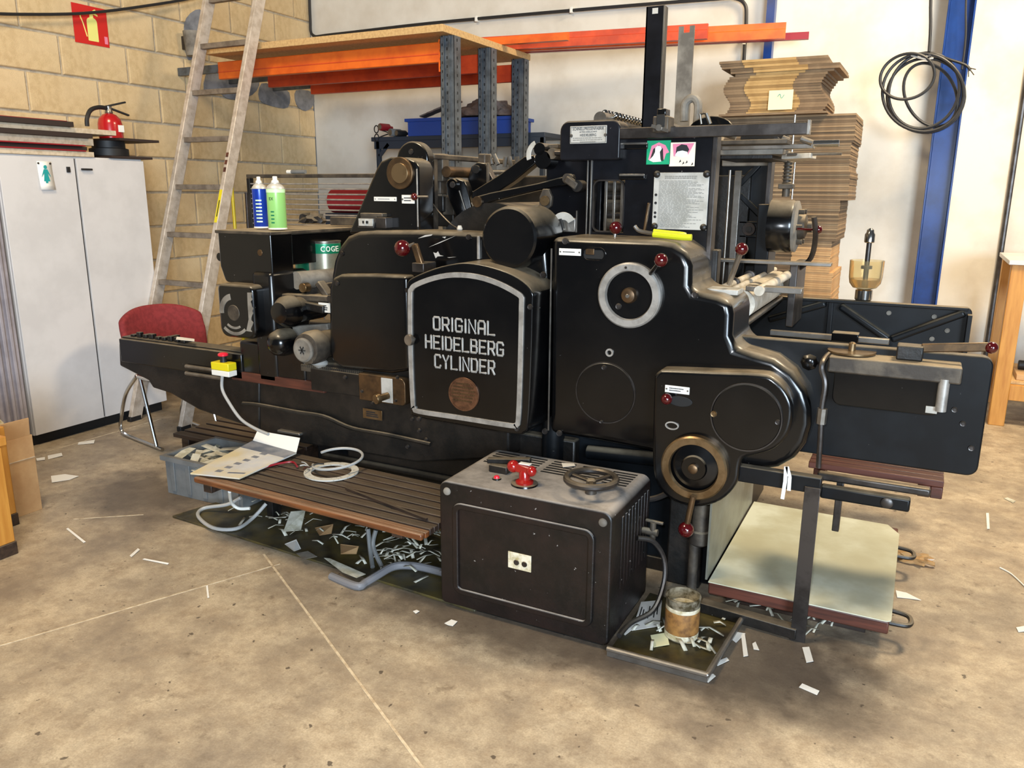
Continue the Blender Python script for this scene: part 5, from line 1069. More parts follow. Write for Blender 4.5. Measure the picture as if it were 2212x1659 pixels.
for pa, pb in (((1598, 400), (1640, 355)), ((1598, 420), (1652, 475))): bm = nb(); bar(bm, P(*pa, y=4.19), P(*pb, y=4.19), .024, .03); mk('diagonal_rib', bm, 'enamel_blue', fr, .006)
disc('bearing_boss', 1617, 495, 14, 4.17, .04, 'wood_dk', fr); disc('boss_hole', 1617, 495, 7, 4.165, .02, 'grime', fr)
for py in (480, 510): pane('frame_ledge', P(1597, py, y=4.19).x, x1-.01, P(1600, py, y=4.19).z-.006, P(1600, py, y=4.19).z+.006, 4.18, 4.2, 'enamel_blue', fr, .003)
# vertical oiler column
a = P(1700, 390, y=4.15); 
bm = nb(); cyl(bm, (a.x, 4.15, P(1700, 425, y=4.15).z), (a.x, 4.15, P(1700, 340, y=4.15).z), .018, 16); sc_ = mk('spring_column', bm, 'iron', PR)
for k in range(8): z_ = P(1700, 345, y=4.15).z-.016*k; bm = nb(); lathe(bm, [(.02, 0), (.026, .004), (.02, .008)], (a.x, 4.15, z_), (0, 0, 1), 16); mk('spring_turn', bm, 'steel', sc_)
bm = nb(); cyl(bm, (a.x+.03, 4.15, P(1700, 430, y=4.15).z), (a.x+.03, 4.15, P(1700, 340, y=4.15).z), .004); mk('column_rod', bm, 'chrome', sc_)
pane('column_collar', a.x-.035, a.x+.035, P(1700, 408, y=4.15).z, P(1700, 397, y=4.15).z, 4.12, 4.18, 'iron', sc_, .003)
# pump drum
c = P(1664, 488, y=4.0); rD = rv(1690, 488, 4.0, 57); xe = P(1716, 488, y=4.0).x
bm = nb(); lathe(bm, [(rD*1.0, 0), (rD*1.0, .02), (rD*.99, xe-c.x-.01), (rD*.95, xe-c.x)], (c.x, 4.0, c.z), (1, 0, 0), 48); dr = mk('pump_drum', bm, 'enamel', PR)
bm = nb(); lathe(bm, [(rD*.97, 0), (rD*.97, .012), (rD*.8, .02)], (xe, 4.0, c.z), (1, 0, 0), 40); mk('drum_rim', bm, 'dustgrey', dr)
bm = nb(); lathe(bm, [(rD*.5, 0), (rD*.45, .03), (rD*.2, .04), (rD*.2, .06)], (xe+.02, 4.0, c.z), (1, 0, 0), 24)
for k in range(6): t_ = k*PI/3; cyl(bm, (xe+.02, 4.0+rD*.65*math.cos(t_), c.z+rD*.65*math.sin(t_)), (xe+.045, 4.0+rD*.65*math.cos(t_), c.z+rD*.65*math.sin(t_)), .012, 8)
mk('pump_mechanism', bm, 'iron', dr)
bm = nb(); tube(bm, [(xe+.10, 3.86, c.z+.05), (xe+.11, 3.9, c.z-.04), (xe+.09, 3.97, c.z-.14), (xe+.03, 4.06, c.z-.2)], .012, 8); mk('valve_quadrant', bm, 'steel_dk', dr)
bm = nb(); q = P(1767, 496, y=3.9); ball(bm, q, .02, 14); cyl(bm, q, q-Vector((.09, 0, 0)), .005, 8); mk('valve_knob', bm, 'bakelite', dr)
pane('drum_bracket', c.x-.06, c.x+.005, c.z-.3, c.z+.1, 3.98, 4.19, 'enamel_blue', bevel=.005)
# stickers on the feeder frame
def sticker(px0, py0, px1, py1, base, lab, kind):
    x0, x1, z0, z1 = R4(px0, py0, px1, py1, YG-.002); t = thing('sticker', lab, 'sticker', ((x0+x1)/2, YG, z0)); w = x1-x0; h = z1-z0
    pane('sticker_base', x0, x1, z0, z1, YG-.0025, YG-.0005, base, t, .0005)
    def F_(pts, m, nm, k): bm = nb(); prism(bm, [(x0+w*a, z0+h*b) for a, b in pts], YG-.0027-.0003*k, YG-.0024); mk(nm, bm, m, t)
    if kind == 0:
        F_([(.08, .2), (.2, .78), (.5, .92), (.78, .8), (.95, .5), (.82, .45), (.75, .2)], 'pink', 'pink_arch', 0)
        F_([(.15, .2), (.28, .65), (.5, .8), (.68, .66), (.73, .15), (.3, .1)], 'ink', 'dark_arch', 1)
        F_([(.12, .18), (.28, .35), (.36, .52), (.36, .70), (.46, .78), (.58, .76), (.64, .66), (.56, .52), (.6, .22), (.64, .12), (.3, .1)], 'whitepl', 'white_animal_shape', 2)
    else:
        F_([(.1, .94), (.95, .96), (.72, .45), (.16, .42)], 'pink', 'pink_panel', 0)
        F_([(.24, .55), (.26, .8), (.45, .92), (.66, .88), (.76, .7), (.7, .5)], 'ink', 'dark_dome', 1)
        F_([(.2, .45), (.3, .62), (.5, .66), (.7, .6), (.74, .42), (.5, .36)], 'whitepl', 'white_patch', 2)
        for q in ((.42, .2), (.55, .12), (.68, .16), (.9, .08)): F_([(q[0]-.04, q[1]-.05), (q[0]+.05, q[1]), (q[0]+.02, q[1]+.09)], 'ink', 'dark_scribble', 1)
sticker(1398, 304, 1447, 355, 'stgreen', 'green and pink square sticker on the black feeder frame', 0)
sticker(1448, 308, 1500, 359, 'skin', 'cream and pink square sticker right of the green one', 1)
# hinge pin pieces along the lower machine (dark clutter)
for i in range(7):
    q = P(860+i*48, 968+i*6, y=3.08); bm = nb(); lathe(bm, [(.014, -.012), (.02, -.006), (.022, .03)], q, (0, 1, 0), 10); mk('frame_bolt', bm, 'grime', PR)
for (pa, pb, Y) in (((700, 985), (1000, 1010), 3.05), ((760, 950), (1090, 985), 3.10)):
    a = P(*pa, y=Y); b_ = P(*pb, y=Y); bm = nb(); cyl(bm, (a.x, Y, a.z), (b_.x, Y, a.z), .02, 12); mk('lower_shaft', bm, 'grime', PR)
bm = nb(); a = P(620, 950, y=2.98); tube(bm, [(a.x, 2.98, .48), (-2.2, 2.98, .46), (-1.9, 3.0, .44), (-1.55, 3.05, .42)], .018, 8); mk('lower_pipe', bm, 'wood_red', PR)
pane('lower_skirt', -2.5, -1.25, .12, .55, 3.06, 3.12, 'grime', bevel=.01)
# ================================================================ loose things
# --- motor cabinet
bx0, bx1, by0, by1, bh = -1.545, -.845, 2.425, 2.86, .53
mb_ = thing('motor_cabinet', 'worn black motor cabinet with a valve wheel and red switch on top', 'cabinet', ((bx0+bx1)/2, (by0+by1)/2, 0))
bm = nb(); prism(bm, rpoly([(bx0, .02, .02), (bx1, .02, .02), (bx1, bh, .035), (bx0, bh, .035)]), by0, by1); bd = mk('cabinet_body', bm, 'enamel_old', mb_, .008, 3, ang=50)
bm = nb(); box(bm, (bx0+.03, by0+.03, 0), (bx1-.03, by1-.03, .025)); mk('plinth', bm, 'grime', mb_)
a = P(985, 1085, y=by0); b_ = P(1278, 1360, y=by0); po = rpoly([(bx0+.06, .075, .04), (bx1-.06, .075, .04), (bx1-.06, bh-.075, .04), (bx0+.06, bh-.075, .04)])
bm = nb(); band(bm, po, inset(po, .026), by0-.010, by0+.002); mk('panel_ridge', bm, 'enamel_old', mb_, .008, 3)
c = P(1124, 1212, y=by0)
pane('rating_plate', c.x-.05, c.x+.045, c.z-.035, c.z+.03, by0-.003, by0+.001, 'gluew', mb_, .001)
for dx in (-.015, .018): bm = nb(); lathe(bm, [(.010, -.006), (.012, -.002)], (c.x+dx, by0, c.z-.008), (0, 1, 0), 12); mk('plate_screw', bm, 'steel_dk', mb_)
for x in (bx0+.035, bx1-.035): bm = nb(); lathe(bm, [(.008, -.008), (.014, -.005), (.016, 0)], (x, by0, bh-.04), (0, 1, 0), 14); mk('front_bolt', bm, 'dustgrey', mb_)
# ventilation slots in the top
zt = bh+.0008
for g in range(5):
    for k in range(6):
        x = bx0+.045+g*.128; y = by1-.035-k*.026; bm = nb(); box(bm, (x, y-.006, bh-.002), (x+.098, y+.006, zt)); mk('vent_slot', bm, 'dark', mb_)
for k in range(9): bm = nb(); y = by0+.10+k*.036; box(bm, (bx1-.001, y, .20), (bx1+.004, y+.016, bh-.05)); mk('side_louvre', bm, 'enamel_old', mb_, .002)
# valve wheel
c = P(1277, 1040, z=bh+.045); R_ = .090
bm = nb(); n_ = 40; pts = [Vector((c.x+R_*math.cos(2*PI*k/n_), c.y+R_*math.sin(2*PI*k/n_), bh+.055)) for k in range(n_+1)]; tube(bm, pts, .013, 10, 0); vw = mk('valve_wheel', bm, 'steel_dk', mb_)
for k in range(3): t_ = 2*PI*k/3+.9; bm = nb(); bar(bm, (c.x, c.y, bh+.045), (c.x+R_*math.cos(t_), c.y+R_*math.sin(t_), bh+.055), .018, .010); mk('spoke', bm, 'steel_dk', vw, .003)
bm = nb(); lathe(bm, [(.022, 0), (.018, .02), (.018, .05), (.012, .055)], (c.x, c.y, bh), (0, 0, 1), 18); mk('wheel_stem', bm, 'iron', vw)
# red rotary switch
c = P(1133, 1046, z=bh); bm = nb(); lathe(bm, [(.052, 0), (.05, .006)], (c.x, c.y, bh), (0, 0, 1), 28); sw = mk('switch_plate', bm, 'enamel', mb_)
bm = nb(); lathe(bm, [(.034, .006), (.034, .014), (.022, .022), (.020, .05), (.012, .06)], (c.x, c.y, bh), (0, 0, 1), 24); mk('switch_base', bm, 'bakelite_br', sw)
bm = nb(); bar(bm, (c.x-.055, c.y+.005, bh+.062), (c.x+.035, c.y-.005, bh+.058), .026, .03); ball(bm, (c.x-.05, c.y+.004, bh+.062), .024, 14); ball(bm, (c.x+.03, c.y-.004, bh+.058), .02, 14); mk('switch_handle', bm, 'bakelite_br', sw, .004)
bm = nb(); box(bm, (c.x-.025, c.y-.002, bh+.076), (c.x+.02, c.y+.02, bh+.08)); mk('switch_mark', bm, 'whitepl', sw, .001)
c = P(1073, 1035, z=bh); bm = nb(); lathe(bm, [(.018, 0), (.017, .006), (.012, .006)], (c.x, c.y, bh), (0, 0, 1), 20); pl = mk('pilot_ring', bm, 'enamel', mb_)
bm = nb(); lathe(bm, [(.012, .006), (.010, .012), (.004, .015)], (c.x, c.y, bh), (0, 0, 1), 16); mk('pilot_lens', bm, 'redlamp', pl)
# iron bracket and paper slip on the cabinet top
c = P(1075, 1003, z=bh+.03); bm = nb(); box(bm, (c.x-.03, c.y-.02, bh+.0005), (c.x+.05, c.y+.04, bh+.03)); bar(bm, (c.x-.05, c.y+.01, bh+.036), (c.x+.12, c.y+.05, bh+.05), .03, .02); solo('iron_bracket', bm, 'grime', 'small black iron bracket lying on the motor cabinet vents', 'bracket', bevel=.004)
def scrap(name, pts, lab, m='paper', group='paper scraps', z=.002, t=.0012, cat='paper'):
    bm = nb(); sheet(bm, [P(*q, z=z+(.004*((i*37) % 3)/3 if len(pts) > 3 else 0)) for i, q in enumerate(pts)], t); return solo(name, bm, m, lab, cat, group)
scrap('paper_slip', [(1213, 1000), (1240, 1001), (1243, 1006), (1216, 1009)], 'white paper slip on the back edge of the motor cabinet', z=bh+.004)
# cable and hose from the cabinet side
bm = nb(); x = bx1+.005
tube(bm, [(x, 2.70, .33), (x+.05, 2.74, .31), (x+.09, 2.76, .24), (x+.10, 2.74, .15), (x+.08, 2.68, .06), (x+.02, 2.60, .03), (x+.01, 2.5, .028)], .010, 8); solo('cabinet_hose', bm, 'steel_dk', 'dark hose looping out of the right side of the motor cabinet', 'hose')
tp_ = thing('drain_tap', 'small dusty brass tap on the right side of the motor cabinet', 'tap', (bx1, 2.76, .30))
bm = nb(); cyl(bm, (bx1, 2.78, .33), (bx1+.06, 2.78, .33), .014, 12); cyl(bm, (bx1+.04, 2.78, .30), (bx1+.04, 2.78, .37), .012, 12); mk('tap_body', bm, 'iron', tp_)
bm = nb(); bar(bm, (bx1+.01, 2.78, .375), (bx1+.08, 2.78, .372), .014, .010); mk('tap_handle', bm, 'iron', tp_, .003)

# --- drip pans and floor plate
bm = nb(); slab(bm, [(-3.20, 2.54), (-1.40, 2.44), (-1.40, 3.4), (-3.0, 3.4)], .001, .012); solo('floor_plate', bm, 'tray', 'dark oily metal plate on the floor under the slatted footboard', 'metal plate', bevel=.003)
dp = thing('drip_tray', 'oily metal drip tray with raised rim in front of the press corner', 'tray', (-.75, 2.6, 0))
ta, tb_, tc_, td = (-.838, 2.40), (-.485, 2.405), (-.455, 2.86), (-.838, 2.9)
bm = nb(); slab(bm, [ta, tb_, tc_, td], .001, .008); mk('tray_floor', bm, 'tray', dp)
for a, b_ in ((ta, tb_), (tb_, tc_)): bm = nb(); cyl(bm, (*a, .03), (*b_, .03), .010, 10); bar(bm, (*a, .016), (*b_, .016), .004, .03); ball(bm, (*b_, .03), .010, 10); mk('rolled_rim', bm, 'steel', dp)
MT['oil_stain'] = mat('oil_soaked_concrete', L(96, 82, 68), .45, 0, L(60, 50, 42), 5)
# can standing in the tray
c = P(1464, 1385, z=.009); t = thing('ink_can', 'ink stained open tin with a rusty brown label in the drip tray', 'can', (c.x, c.y, .009)); r_ = .061; h_ = .165; c.z = .009
c.y += .045
bm = nb(); lathe(bm, [(r_-.003, .0), (r_, .002), (r_, h_), (r_-.004, h_), (r_-.004, .006), (0, .006)], c, (0, 0, 1), 36, cap=False); mk('tin_wall', bm, 'mugmetal', t)
bm = nb(); lathe(bm, [(r_+.0008, .028), (r_+.0012, .03), (r_+.0012, .112), (r_+.0008, .114)], c, (0, 0, 1), 36, cap=False); mk('rusty_label', bm, 'tan_mug', t)
for z0_, z1_ in ((.006, .028), (.114, .13)): bm = nb(); lathe(bm, [(r_+.0006, z0_), (r_+.001, z0_+.002), (r_+.001, z1_)], c, (0, 0, 1), 36, cap=False); mk('white_band', bm, 'gluew', t)
bm = nb(); lathe(bm, [(r_-.004, h_), (r_+.003, h_-.002), (r_+.003, h_-.008), (r_, h_-.010)], c, (0, 0, 1), 36, cap=False); mk('rim', bm, 'mugmetal', t)
bm = nb(); lathe(bm, [(0, .125), (r_-.005, .122)], c, (0, 0, 1), 32, cap=False); mk('dried_ink', bm, 'gluew', t)

for pts, lab in (([(1385, 1300), (1430, 1296), (1425, 1352), (1365, 1362)], 'white printed sheet lying in the drip tray beside the tin'), ([(1340, 1362), (1372, 1340), (1376, 1352), (1350, 1372)], 'small folded white paper near the motor cabinet corner'), ([(1405, 1372), (1440, 1366), (1446, 1392), (1412, 1398)], 'yellowish paper piece in front of the tin')):
    o = scrap('paper_sheet', pts, lab, 'paper' if 'white' in lab else 'note', 'papers in the drip tray', .011)
    if 'printed' in lab:
        bm = nb(); q = [P(*p, z=.0175) for p in pts]
        for k in range(7): u_ = .12+.12*k; a_ = q[0].lerp(q[1], u_).lerp(q[3].lerp(q[2], u_), .2+.1*(k % 3)); b_ = q[0].lerp(q[1], u_).lerp(q[3].lerp(q[2], u_), .55+.1*(k % 2)); bar(bm, a_, b_, .004, .0008)
        w_ = mk('printed_marks', bm, 'ink', None); w_.parent = o; w_.location = -Vector(o.location)
# --- paint scratches on the upper cover
MT['scratch'] = mat('bare_scratch', L(176, 172, 166), .5)
for pts in ([(903, 515), (918, 508), (934, 506), (932, 509), (917, 512)], [(926, 534), (952, 522), (985, 509), (950, 525)], [(936, 545), (942, 547), (946, 543), (950, 551), (958, 553), (945, 554), (941, 558)], [(955, 512), (963, 511), (961, 515)], [(966, 556), (986, 555), (970, 557)]):
    bm = nb(); prism(bm, xz(pts, 2.9685), 2.9685, 2.971); mk('paint_scratch', bm, 'scratch', up)
# --- slatted footboard
fbt = thing('slatted_footboard', 'brown slatted wooden footboard beside the motor cabinet', 'footboard', (-2.25, 2.6, .3))
FX0, FX1, FZ = -2.84, -1.575, .33
def fy(x, o): return 2.385+(x-FX0)/(FX1-FX0)*(-.045)+o
nsl = 16; wd = .0312
for k in range(nsl):
    o_ = k*wd; m = 'wood' if k < 2 else 'wood_dk'
    bm = nb(); slab(bm, [(FX0, fy(FX0, o_)), (FX1, fy(FX1, o_)), (FX1, fy(FX1, o_+wd-.0035)), (FX0, fy(FX0, o_+wd-.0035))], FZ-.028, FZ-(0 if k % 2 == 0 else .004)); mk('slat', bm, m, fbt, .004 if k else .009, 3)
for x in (FX0+.08, FX1-.15): bm = nb(); bar(bm, (x, 2.39, FZ-.046), (x, 2.88, FZ-.046), .05, .035); mk('cross_batten', bm, 'wood_dk', fbt, .003)
for x in (FX0+.10, FX1-.12): bm = nb(); box(bm, (x-.02, 2.74, .013), (x+.02, 2.80, FZ-.0635)); mk('bracket_leg', bm, 'grime', fbt, .003)
# things on the footboard
zf = FZ+.001
bm = nb(); bar(bm, P(748, 1055, z=zf+.006), P(922, 1122, z=zf+.006), .012, .010); solo('dark_stick', bm, 'wood_dk', 'thin dark stick lying across the slats of the footboard', 'stick')
c = P(716, 1020, z=zf); rg = thing('flat_ring', 'speckled white flat ring lying on the footboard slats', 'ring', c)
bm = nb(); O_ = circ(0, 0, .125, 48); I_ = circ(0, 0, .092, 48)
vs_ = [[bm.verts.new((c.x+a, c.y+b, z)) for a, b in pl_] for pl_, z in ((O_, zf), (I_, zf), (I_, zf+.006), (O_, zf+.006))]
for k in range(4):
    A, B = vs_[k], vs_[(k+1) % 4]
    for i in range(48): bm.faces.new((A[i], A[(i+1) % 48], B[(i+1) % 48], B[i]))
mk('ring', bm, 'ringw', rg)
cc = P(730, 1003, z=zf+.02); pc_ = thing('power_cable_loop', 'grey cable loop with stripped ends resting on the white ring', 'cable', cc)
bm = nb(); pts = []
for k in range(22): a = -2.6+2*PI*k/22*.93; pts.append((cc.x+.115*math.cos(a), cc.y+.115*math.sin(a), zf+.02+.035*(1+math.sin(a*.7+.6))*.5+.01*k/22))
tube(bm, pts, .0065, 8, 3); mk('cable', bm, 'cabgrey', pc_)
for i, (q, m) in enumerate((((652, 998), 'cabgrey'), ((648, 1006), 'cabgrey'), ((655, 1014), 'wood_red'), ((700, 1002), 'cabdk'))):
    a = P(668, 1010, z=zf+.02); bm = nb(); tube(bm, [a, (a+P(*q, z=zf+.03))/2+Vector((0, 0, .008)), P(*q, z=zf+.03)], .0035, 6, 3); mk('wire_end', bm, m, pc_)
bm = nb(); tube(bm, [P(570, 1010, z=zf+.008), P(600, 1002, z=zf+.012), P(632, 998, z=zf+.012), P(642, 1008, z=zf+.012)], .005, 6); solo('red_wire', bm, 'redplas', 'short red wire beside the brochure on the footboard', 'wire')
# brochure, open cover lifted
br_ = thing('printed_brochure', 'open printed brochure lying on the left end of the footboard', 'brochure', P(540, 1000, z=zf))
c4 = [P(411, 1022, z=zf+.012), P(517, 1033, z=zf+.012), P(640, 978, z=zf+.02), P(546, 952, z=zf+.02)]
MT['brochure'] = mat('brochure_print', L(226, 222, 212), .45, 0, L(196, 200, 210), 3, c3=L(210, 196, 160), sc3=5)
bm = nb(); sheet(bm, c4, .006); pg = mk('page', bm, 'brochure', br_)
def inq(q, u, v): return q[0].lerp(q[1], u).lerp(q[3].lerp(q[2], u), v)
MT['brochure_dark'] = mat('grey_photo_print', L(96, 104, 120), .45, 0, L(140, 142, 150), 8)
bm = nb(); up_ = Vector((0, 0, .0012)); sheet(bm, [inq(c4, 0, .78)+up_, inq(c4, 1, .78)+up_, inq(c4, 1, 1)+up_, inq(c4, 0, 1)+up_], .0006); mk('photo_band', bm, 'brochure_dark', pg)
for k in range(6):
    u = .36+.03*k; v = .10+.125*k; bm = nb(); sheet(bm, [inq(c4, u, v)+up_, inq(c4, u+.12, v)+up_, inq(c4, u+.12, v+.06)+up_, inq(c4, u, v+.06)+up_], .0006); mk('small_picture', bm, 'brochure_dark', pg)
bm = nb(); sheet(bm, [inq(c4, .62, .10)+up_, inq(c4, .92, .14)+up_, inq(c4, .92, .17)+up_, inq(c4, .62, .13)+up_], .0006); mk('print_line', bm, 'brochure_dark', pg)
a, b_ = c4[3], c4[2]; t0, t1 = P(556, 930, y=a.y+.04), P(648, 946, y=b_.y+.05)
bm = nb(); sheet(bm, [a, b_, t1, t0], .002); mk('lifted_cover', bm, 'paper', br_)
# --- grey crate and slatted board behind
cr = crate('grey_crate', 'grey plastic crate full of paper offcuts left of the footboard', -3.50, -2.95, 2.77, 3.12, .001, .215, 'greypl', 'crate', .018)
for k in range(5): bm = nb(); x = -3.46+k*.115; box(bm, (x, 2.762, .02), (x+.03, 2.7695, .19)); mk('side_rib', bm, 'greypl', cr, .002)
bm = nb()
for k in range(60):
    c = Vector((random.uniform(-3.46, -3.0), random.uniform(2.80, 3.08), .13+random.random()*.08)); a = random.uniform(0, PI); d = Vector((math.cos(a), math.sin(a), random.uniform(-.2, .2)))*random.uniform(.03, .1); s = Vector((-d.y, d.x, 0)).normalized()*random.uniform(.008, .03)
    sheet(bm, [c-d-s, c+d-s, c+d+s+Vector((0, 0, .006)), c-d+s], .001)
box(bm, (-3.49, 2.78, .10), (-2.96, 3.11, .125))
solo('paper_offcuts', bm, 'paper_c', 'loose paper offcuts filling the grey crate', 'paper', kind='stuff')
pb = thing('dark_slatted_board', 'dark slatted wooden board lying behind the grey crate', 'board', (-3.45, 3.45, .0))
for k in range(6):
    y = 3.20+k*.085; bm = nb(); box(bm, (-3.95, y, .13), (-3.05, y+.06, .155)); mk('slat', bm, 'wood_dk', pb, .003)
for x in (-3.85, -3.5, -3.15): bm = nb(); box(bm, (x-.03, 3.2, 0), (x+.03, 3.68, .1295)); mk('batten', bm, 'wood_dk', pb, .003)
# --- delivery board at right
rb = thing('delivery_board', 'pale green pile board with reddish edge at the right of the press', 'board', (-.27, 3.3, 0)); zr = .13
x0, x1, y0, y1 = -.60, .047, 2.87, 3.80
bm = nb(); slab(bm, rpoly([(x0, y0, .0), (x1, y0, .02), (x1, y1-.09, .0), (x1-.05, y1, .0), (x0, y1, .0)], 4), zr-.004, zr); mk('board_sheet', bm, 'boardtop', rb)
bm = nb(); slab(bm, [(x0, y0+.004), (x1-.006, y0+.004), (x1-.006, y1-.01), (x0, y1-.01)], zr-.055, zr-.0045); mk('board_core', bm, 'wood_red', rb, .006)
for y in (y0+.12, y1-.15): bm = nb(); box(bm, (x0+.05, y, 0), (x1-.08, y+.05, zr-.0555)); mk('runner', bm, 'wood_dk', rb, .003)
for y in (y0+.10, y1-.22):
    bm = nb(); tube(bm, [(x1-.01, y-.05, zr-.03), (x1+.05, y-.04, zr-.032), (x1+.065, y, zr-.034), (x1+.05, y+.04, zr-.032), (x1-.01, y+.05, zr-.03)], .009, 8); mk('pull_ring', bm, 'grime', rb)
bm = nb(); q = P(1944, 1150, z=zr); box(bm, (-.615, y0+.01, zr+.0005), (-.607, y1-.02, .56)); solo('backing_sheet', bm, 'galv', 'upright dull metal sheet between press base and pile board', 'metal sheet')
sb = thing('slatted_side_board', 'reddish slatted board under the right side panel', 'board', (-.05, 3.1, .4))
for k in range(6):
    y = 3.10+k*.05; bm = nb(); box(bm, (-.30, y, .575), (.16, y+.044, .60)); mk('slat', bm, 'wood_red', sb, .003)
bm = nb(); box(bm, (.12, 3.10, .53), (.16, 3.4, .5745)); mk('end_batten', bm, 'wood_red', sb, .004)
for x in (-.28, .08): bm = nb(); box(bm, (x, 3.10, .53), (x+.04, 3.40, .5745)); mk('batten', bm, 'wood_red', sb, .003)

# --- spray cans on the ink fountain shelf
zs_ = P(566, 486, y=3.05).z
zs_ = P(470, 497, y=2.95).z+.0085
def can(px, lab, m, band_, Y, txt=None, r=.036):
    c = P(px, 487, y=Y); c.z = zs_; h = P(px, 408, y=Y).z-zs_ 
    t = thing('spray_can', lab, 'spray can', c, 'spray cans on the press')
    bm = nb(); lathe(bm, [(r-.002, 0), (r, .003), (r, h-.002), (r-.002, h)], c, (0, 0, 1), 32); mk('can_body', bm, m, t)
    bm = nb(); lathe(bm, [(r+.001, 0), (r+.001, .007)], c, (0, 0, 1), 32); mk('bottom_rim', bm, 'whitepl', t)
    bm = nb(); lathe(bm, [(r, h), (r*.95, h+.008), (r*.7, h+.02), (r*.5, h+.024), (r*.5, h+.03)], c, (0, 0, 1), 28); mk('shoulder', bm, 'plate', t)
    bm = nb(); lathe(bm, [(r*.42, h+.03), (r*.38, h+.04), (r*.26, h+.042), (r*.26, h+.058), (r*.2, h+.06)], c, (0, 0, 1), 20); mk('nozzle', bm, 'whitepl', t)
    if band_: bm = nb(); lathe(bm, [(r+.0006, h-.018), (r+.0008, h-.016), (r+.0008, h-.001)], c, (0, 0, 1), 32, cap=False); mk('pale_band', bm, 'canlite', t)
    d = Vector((-c.x, -c.y, 0)).normalized(); s = Vector((-d.y, d.x, 0))
    for k in range(7 if not band_ else 4):
        z = h*(.15+.09*k); bm = nb(); w = .03 if not band_ else .018; n_ = 5
        for i in range(n_): 
            a0 = -w/2/r+w/r*i/n_-(.5 if band_ else .2); a1 = a0+w/r/n_*.9; f = lambda a, zz: c+(d*math.cos(a)+s*math.sin(a))*(r+.0006)+Vector((0, 0, zz))
            v = [bm.verts.new(p) for p in (f(a0, z), f(a1, z), f(a1, z+h*.035), f(a0, z+h*.035))]; bm.faces.new(v)
        mk('label_print', bm, 'canlite' if not band_ else 'greentin', t)
    if txt:
        me = textmesh(txt, (0, 0, 0), .022, .014, (0, 0, 0), .0003); a_ = math.atan2(d.y, d.x)-.55
        T = Matrix.Translation(c+Vector((math.cos(a_)*(r+.0012), math.sin(a_)*(r+.0012), h*.76))) @ Matrix.Rotation(a_+PI/2, 4, 'Z') @ Matrix.Rotation(PI/2, 4, 'X'); me.transform(T); mk('lettering', me, 'ink', t)
can(565, 'blue spray can with white nozzle on the ink fountain', 'canblue', False, 3.12, None, .037)
can(600, 'light green spray can with white nozzle on the ink fountain', 'cangreen', True, 3.06, 'EX', .045)
# --- ink tins behind the tower
def tin(px, py, Y, lab, r, h, m1, dark=False):
    c = P(px, py, y=Y); c.z = zsh; t = thing('ink_tin', lab, 'tin', c, 'ink tins behind the ink tower')
    bm = nb(); lathe(bm, [(r, 0), (r, h)], c, (0, 0, 1), 40); mk('tin_body', bm, m1, t)
    bm = nb(); lathe(bm, [(r+.003, 0), (r+.003, .005), (r, .008)], c, (0, 0, 1), 40); mk('bottom_rim', bm, 'steel', t)
    bm = nb(); lathe(bm, [(r, h-.004), (r+.003, h), (r+.003, h+.006), (r-.006, h+.006)], c, (0, 0, 1), 40); mk('lid', bm, 'steel', t)
    if not dark:
        for a_, b2 in ((h*.72, h*.97), (h*.04, h*.16)): bm = nb(); lathe(bm, [(r+.0006, a_), (r+.0008, a_+.001), (r+.0008, b2)], c, (0, 0, 1), 40, cap=False); mk('green_band', bm, 'greentin', t)
        d = math.atan2(-c.y, -c.x)
        for i, ch in enumerate('COGE'):
            a_ = d-.10+i*.31; me = textmesh(ch, (0, 0, 0), .022, .028, (0, 0, 0), .0004, .01)
            T = Matrix.Translation(c+Vector((math.cos(a_)*(r+.0022), math.sin(a_)*(r+.0022), h*.84))) @ Matrix.Rotation(a_+PI/2, 4, 'Z') @ Matrix.Rotation(PI/2, 4, 'X'); me.transform(T); mk('lettering', me, 'whitepl', t)
        for nm, ch, aa, zz, sz_, mm in (('tin_number', '2', -.62, .2, .018, 'whitepl'),):
            a_ = d+aa; me = textmesh(ch, (0, 0, 0), sz_*.6, sz_, (0, 0, 0), .0004); T = Matrix.Translation(c+Vector((math.cos(a_)*(r+.0022), math.sin(a_)*(r+.0022), h*zz))) @ Matrix.Rotation(a_+PI/2, 4, 'Z') @ Matrix.Rotation(PI/2, 4, 'X'); me.transform(T); mk(nm, me, mm, t)
tin(704, 600, 3.36, 'grey and green ink tin lettered in white behind the ink tower', .085, .205, 'greytin')
tin(672, 590, 3.52, 'dark green ink tin half hidden behind the grey tin', .085, .20, 'greentin', True)
# --- tool with yellow grips on the main cover
zc = P(1440, 520, y=YF+.1).z
tl = thing('yellow_pliers', 'pliers with yellow grips lying on top of the main cover', 'pliers', P(1450, 510, y=2.98))
ztop = P(1300, 516, y=YF).z
def tp3(px, py, Y): v = P(px, py, y=Y); v.z = max(v.z, ztop+.012); return v
bm = nb(); tube(bm, [tp3(1412, 506, 2.97), tp3(1440, 509, 2.96), tp3(1470, 513, 2.95), tp3(1494, 515, 2.95)], .012, 10); mk('grip', bm, 'yelgrn', tl)
bm = nb(); tube(bm, [tp3(1412, 500, 3.02), tp3(1440, 503, 3.02), tp3(1470, 506, 3.02), tp3(1480, 508, 3.03)], .010, 10); mk('grip', bm, 'yelgrn', tl)
bm = nb(); tube(bm, [tp3(1371, 488, 2.99), tp3(1380, 498, 2.99), tp3(1400, 503, 2.99), tp3(1416, 505, 2.99)], .008, 8); mk('jaw', bm, 'steel', tl)
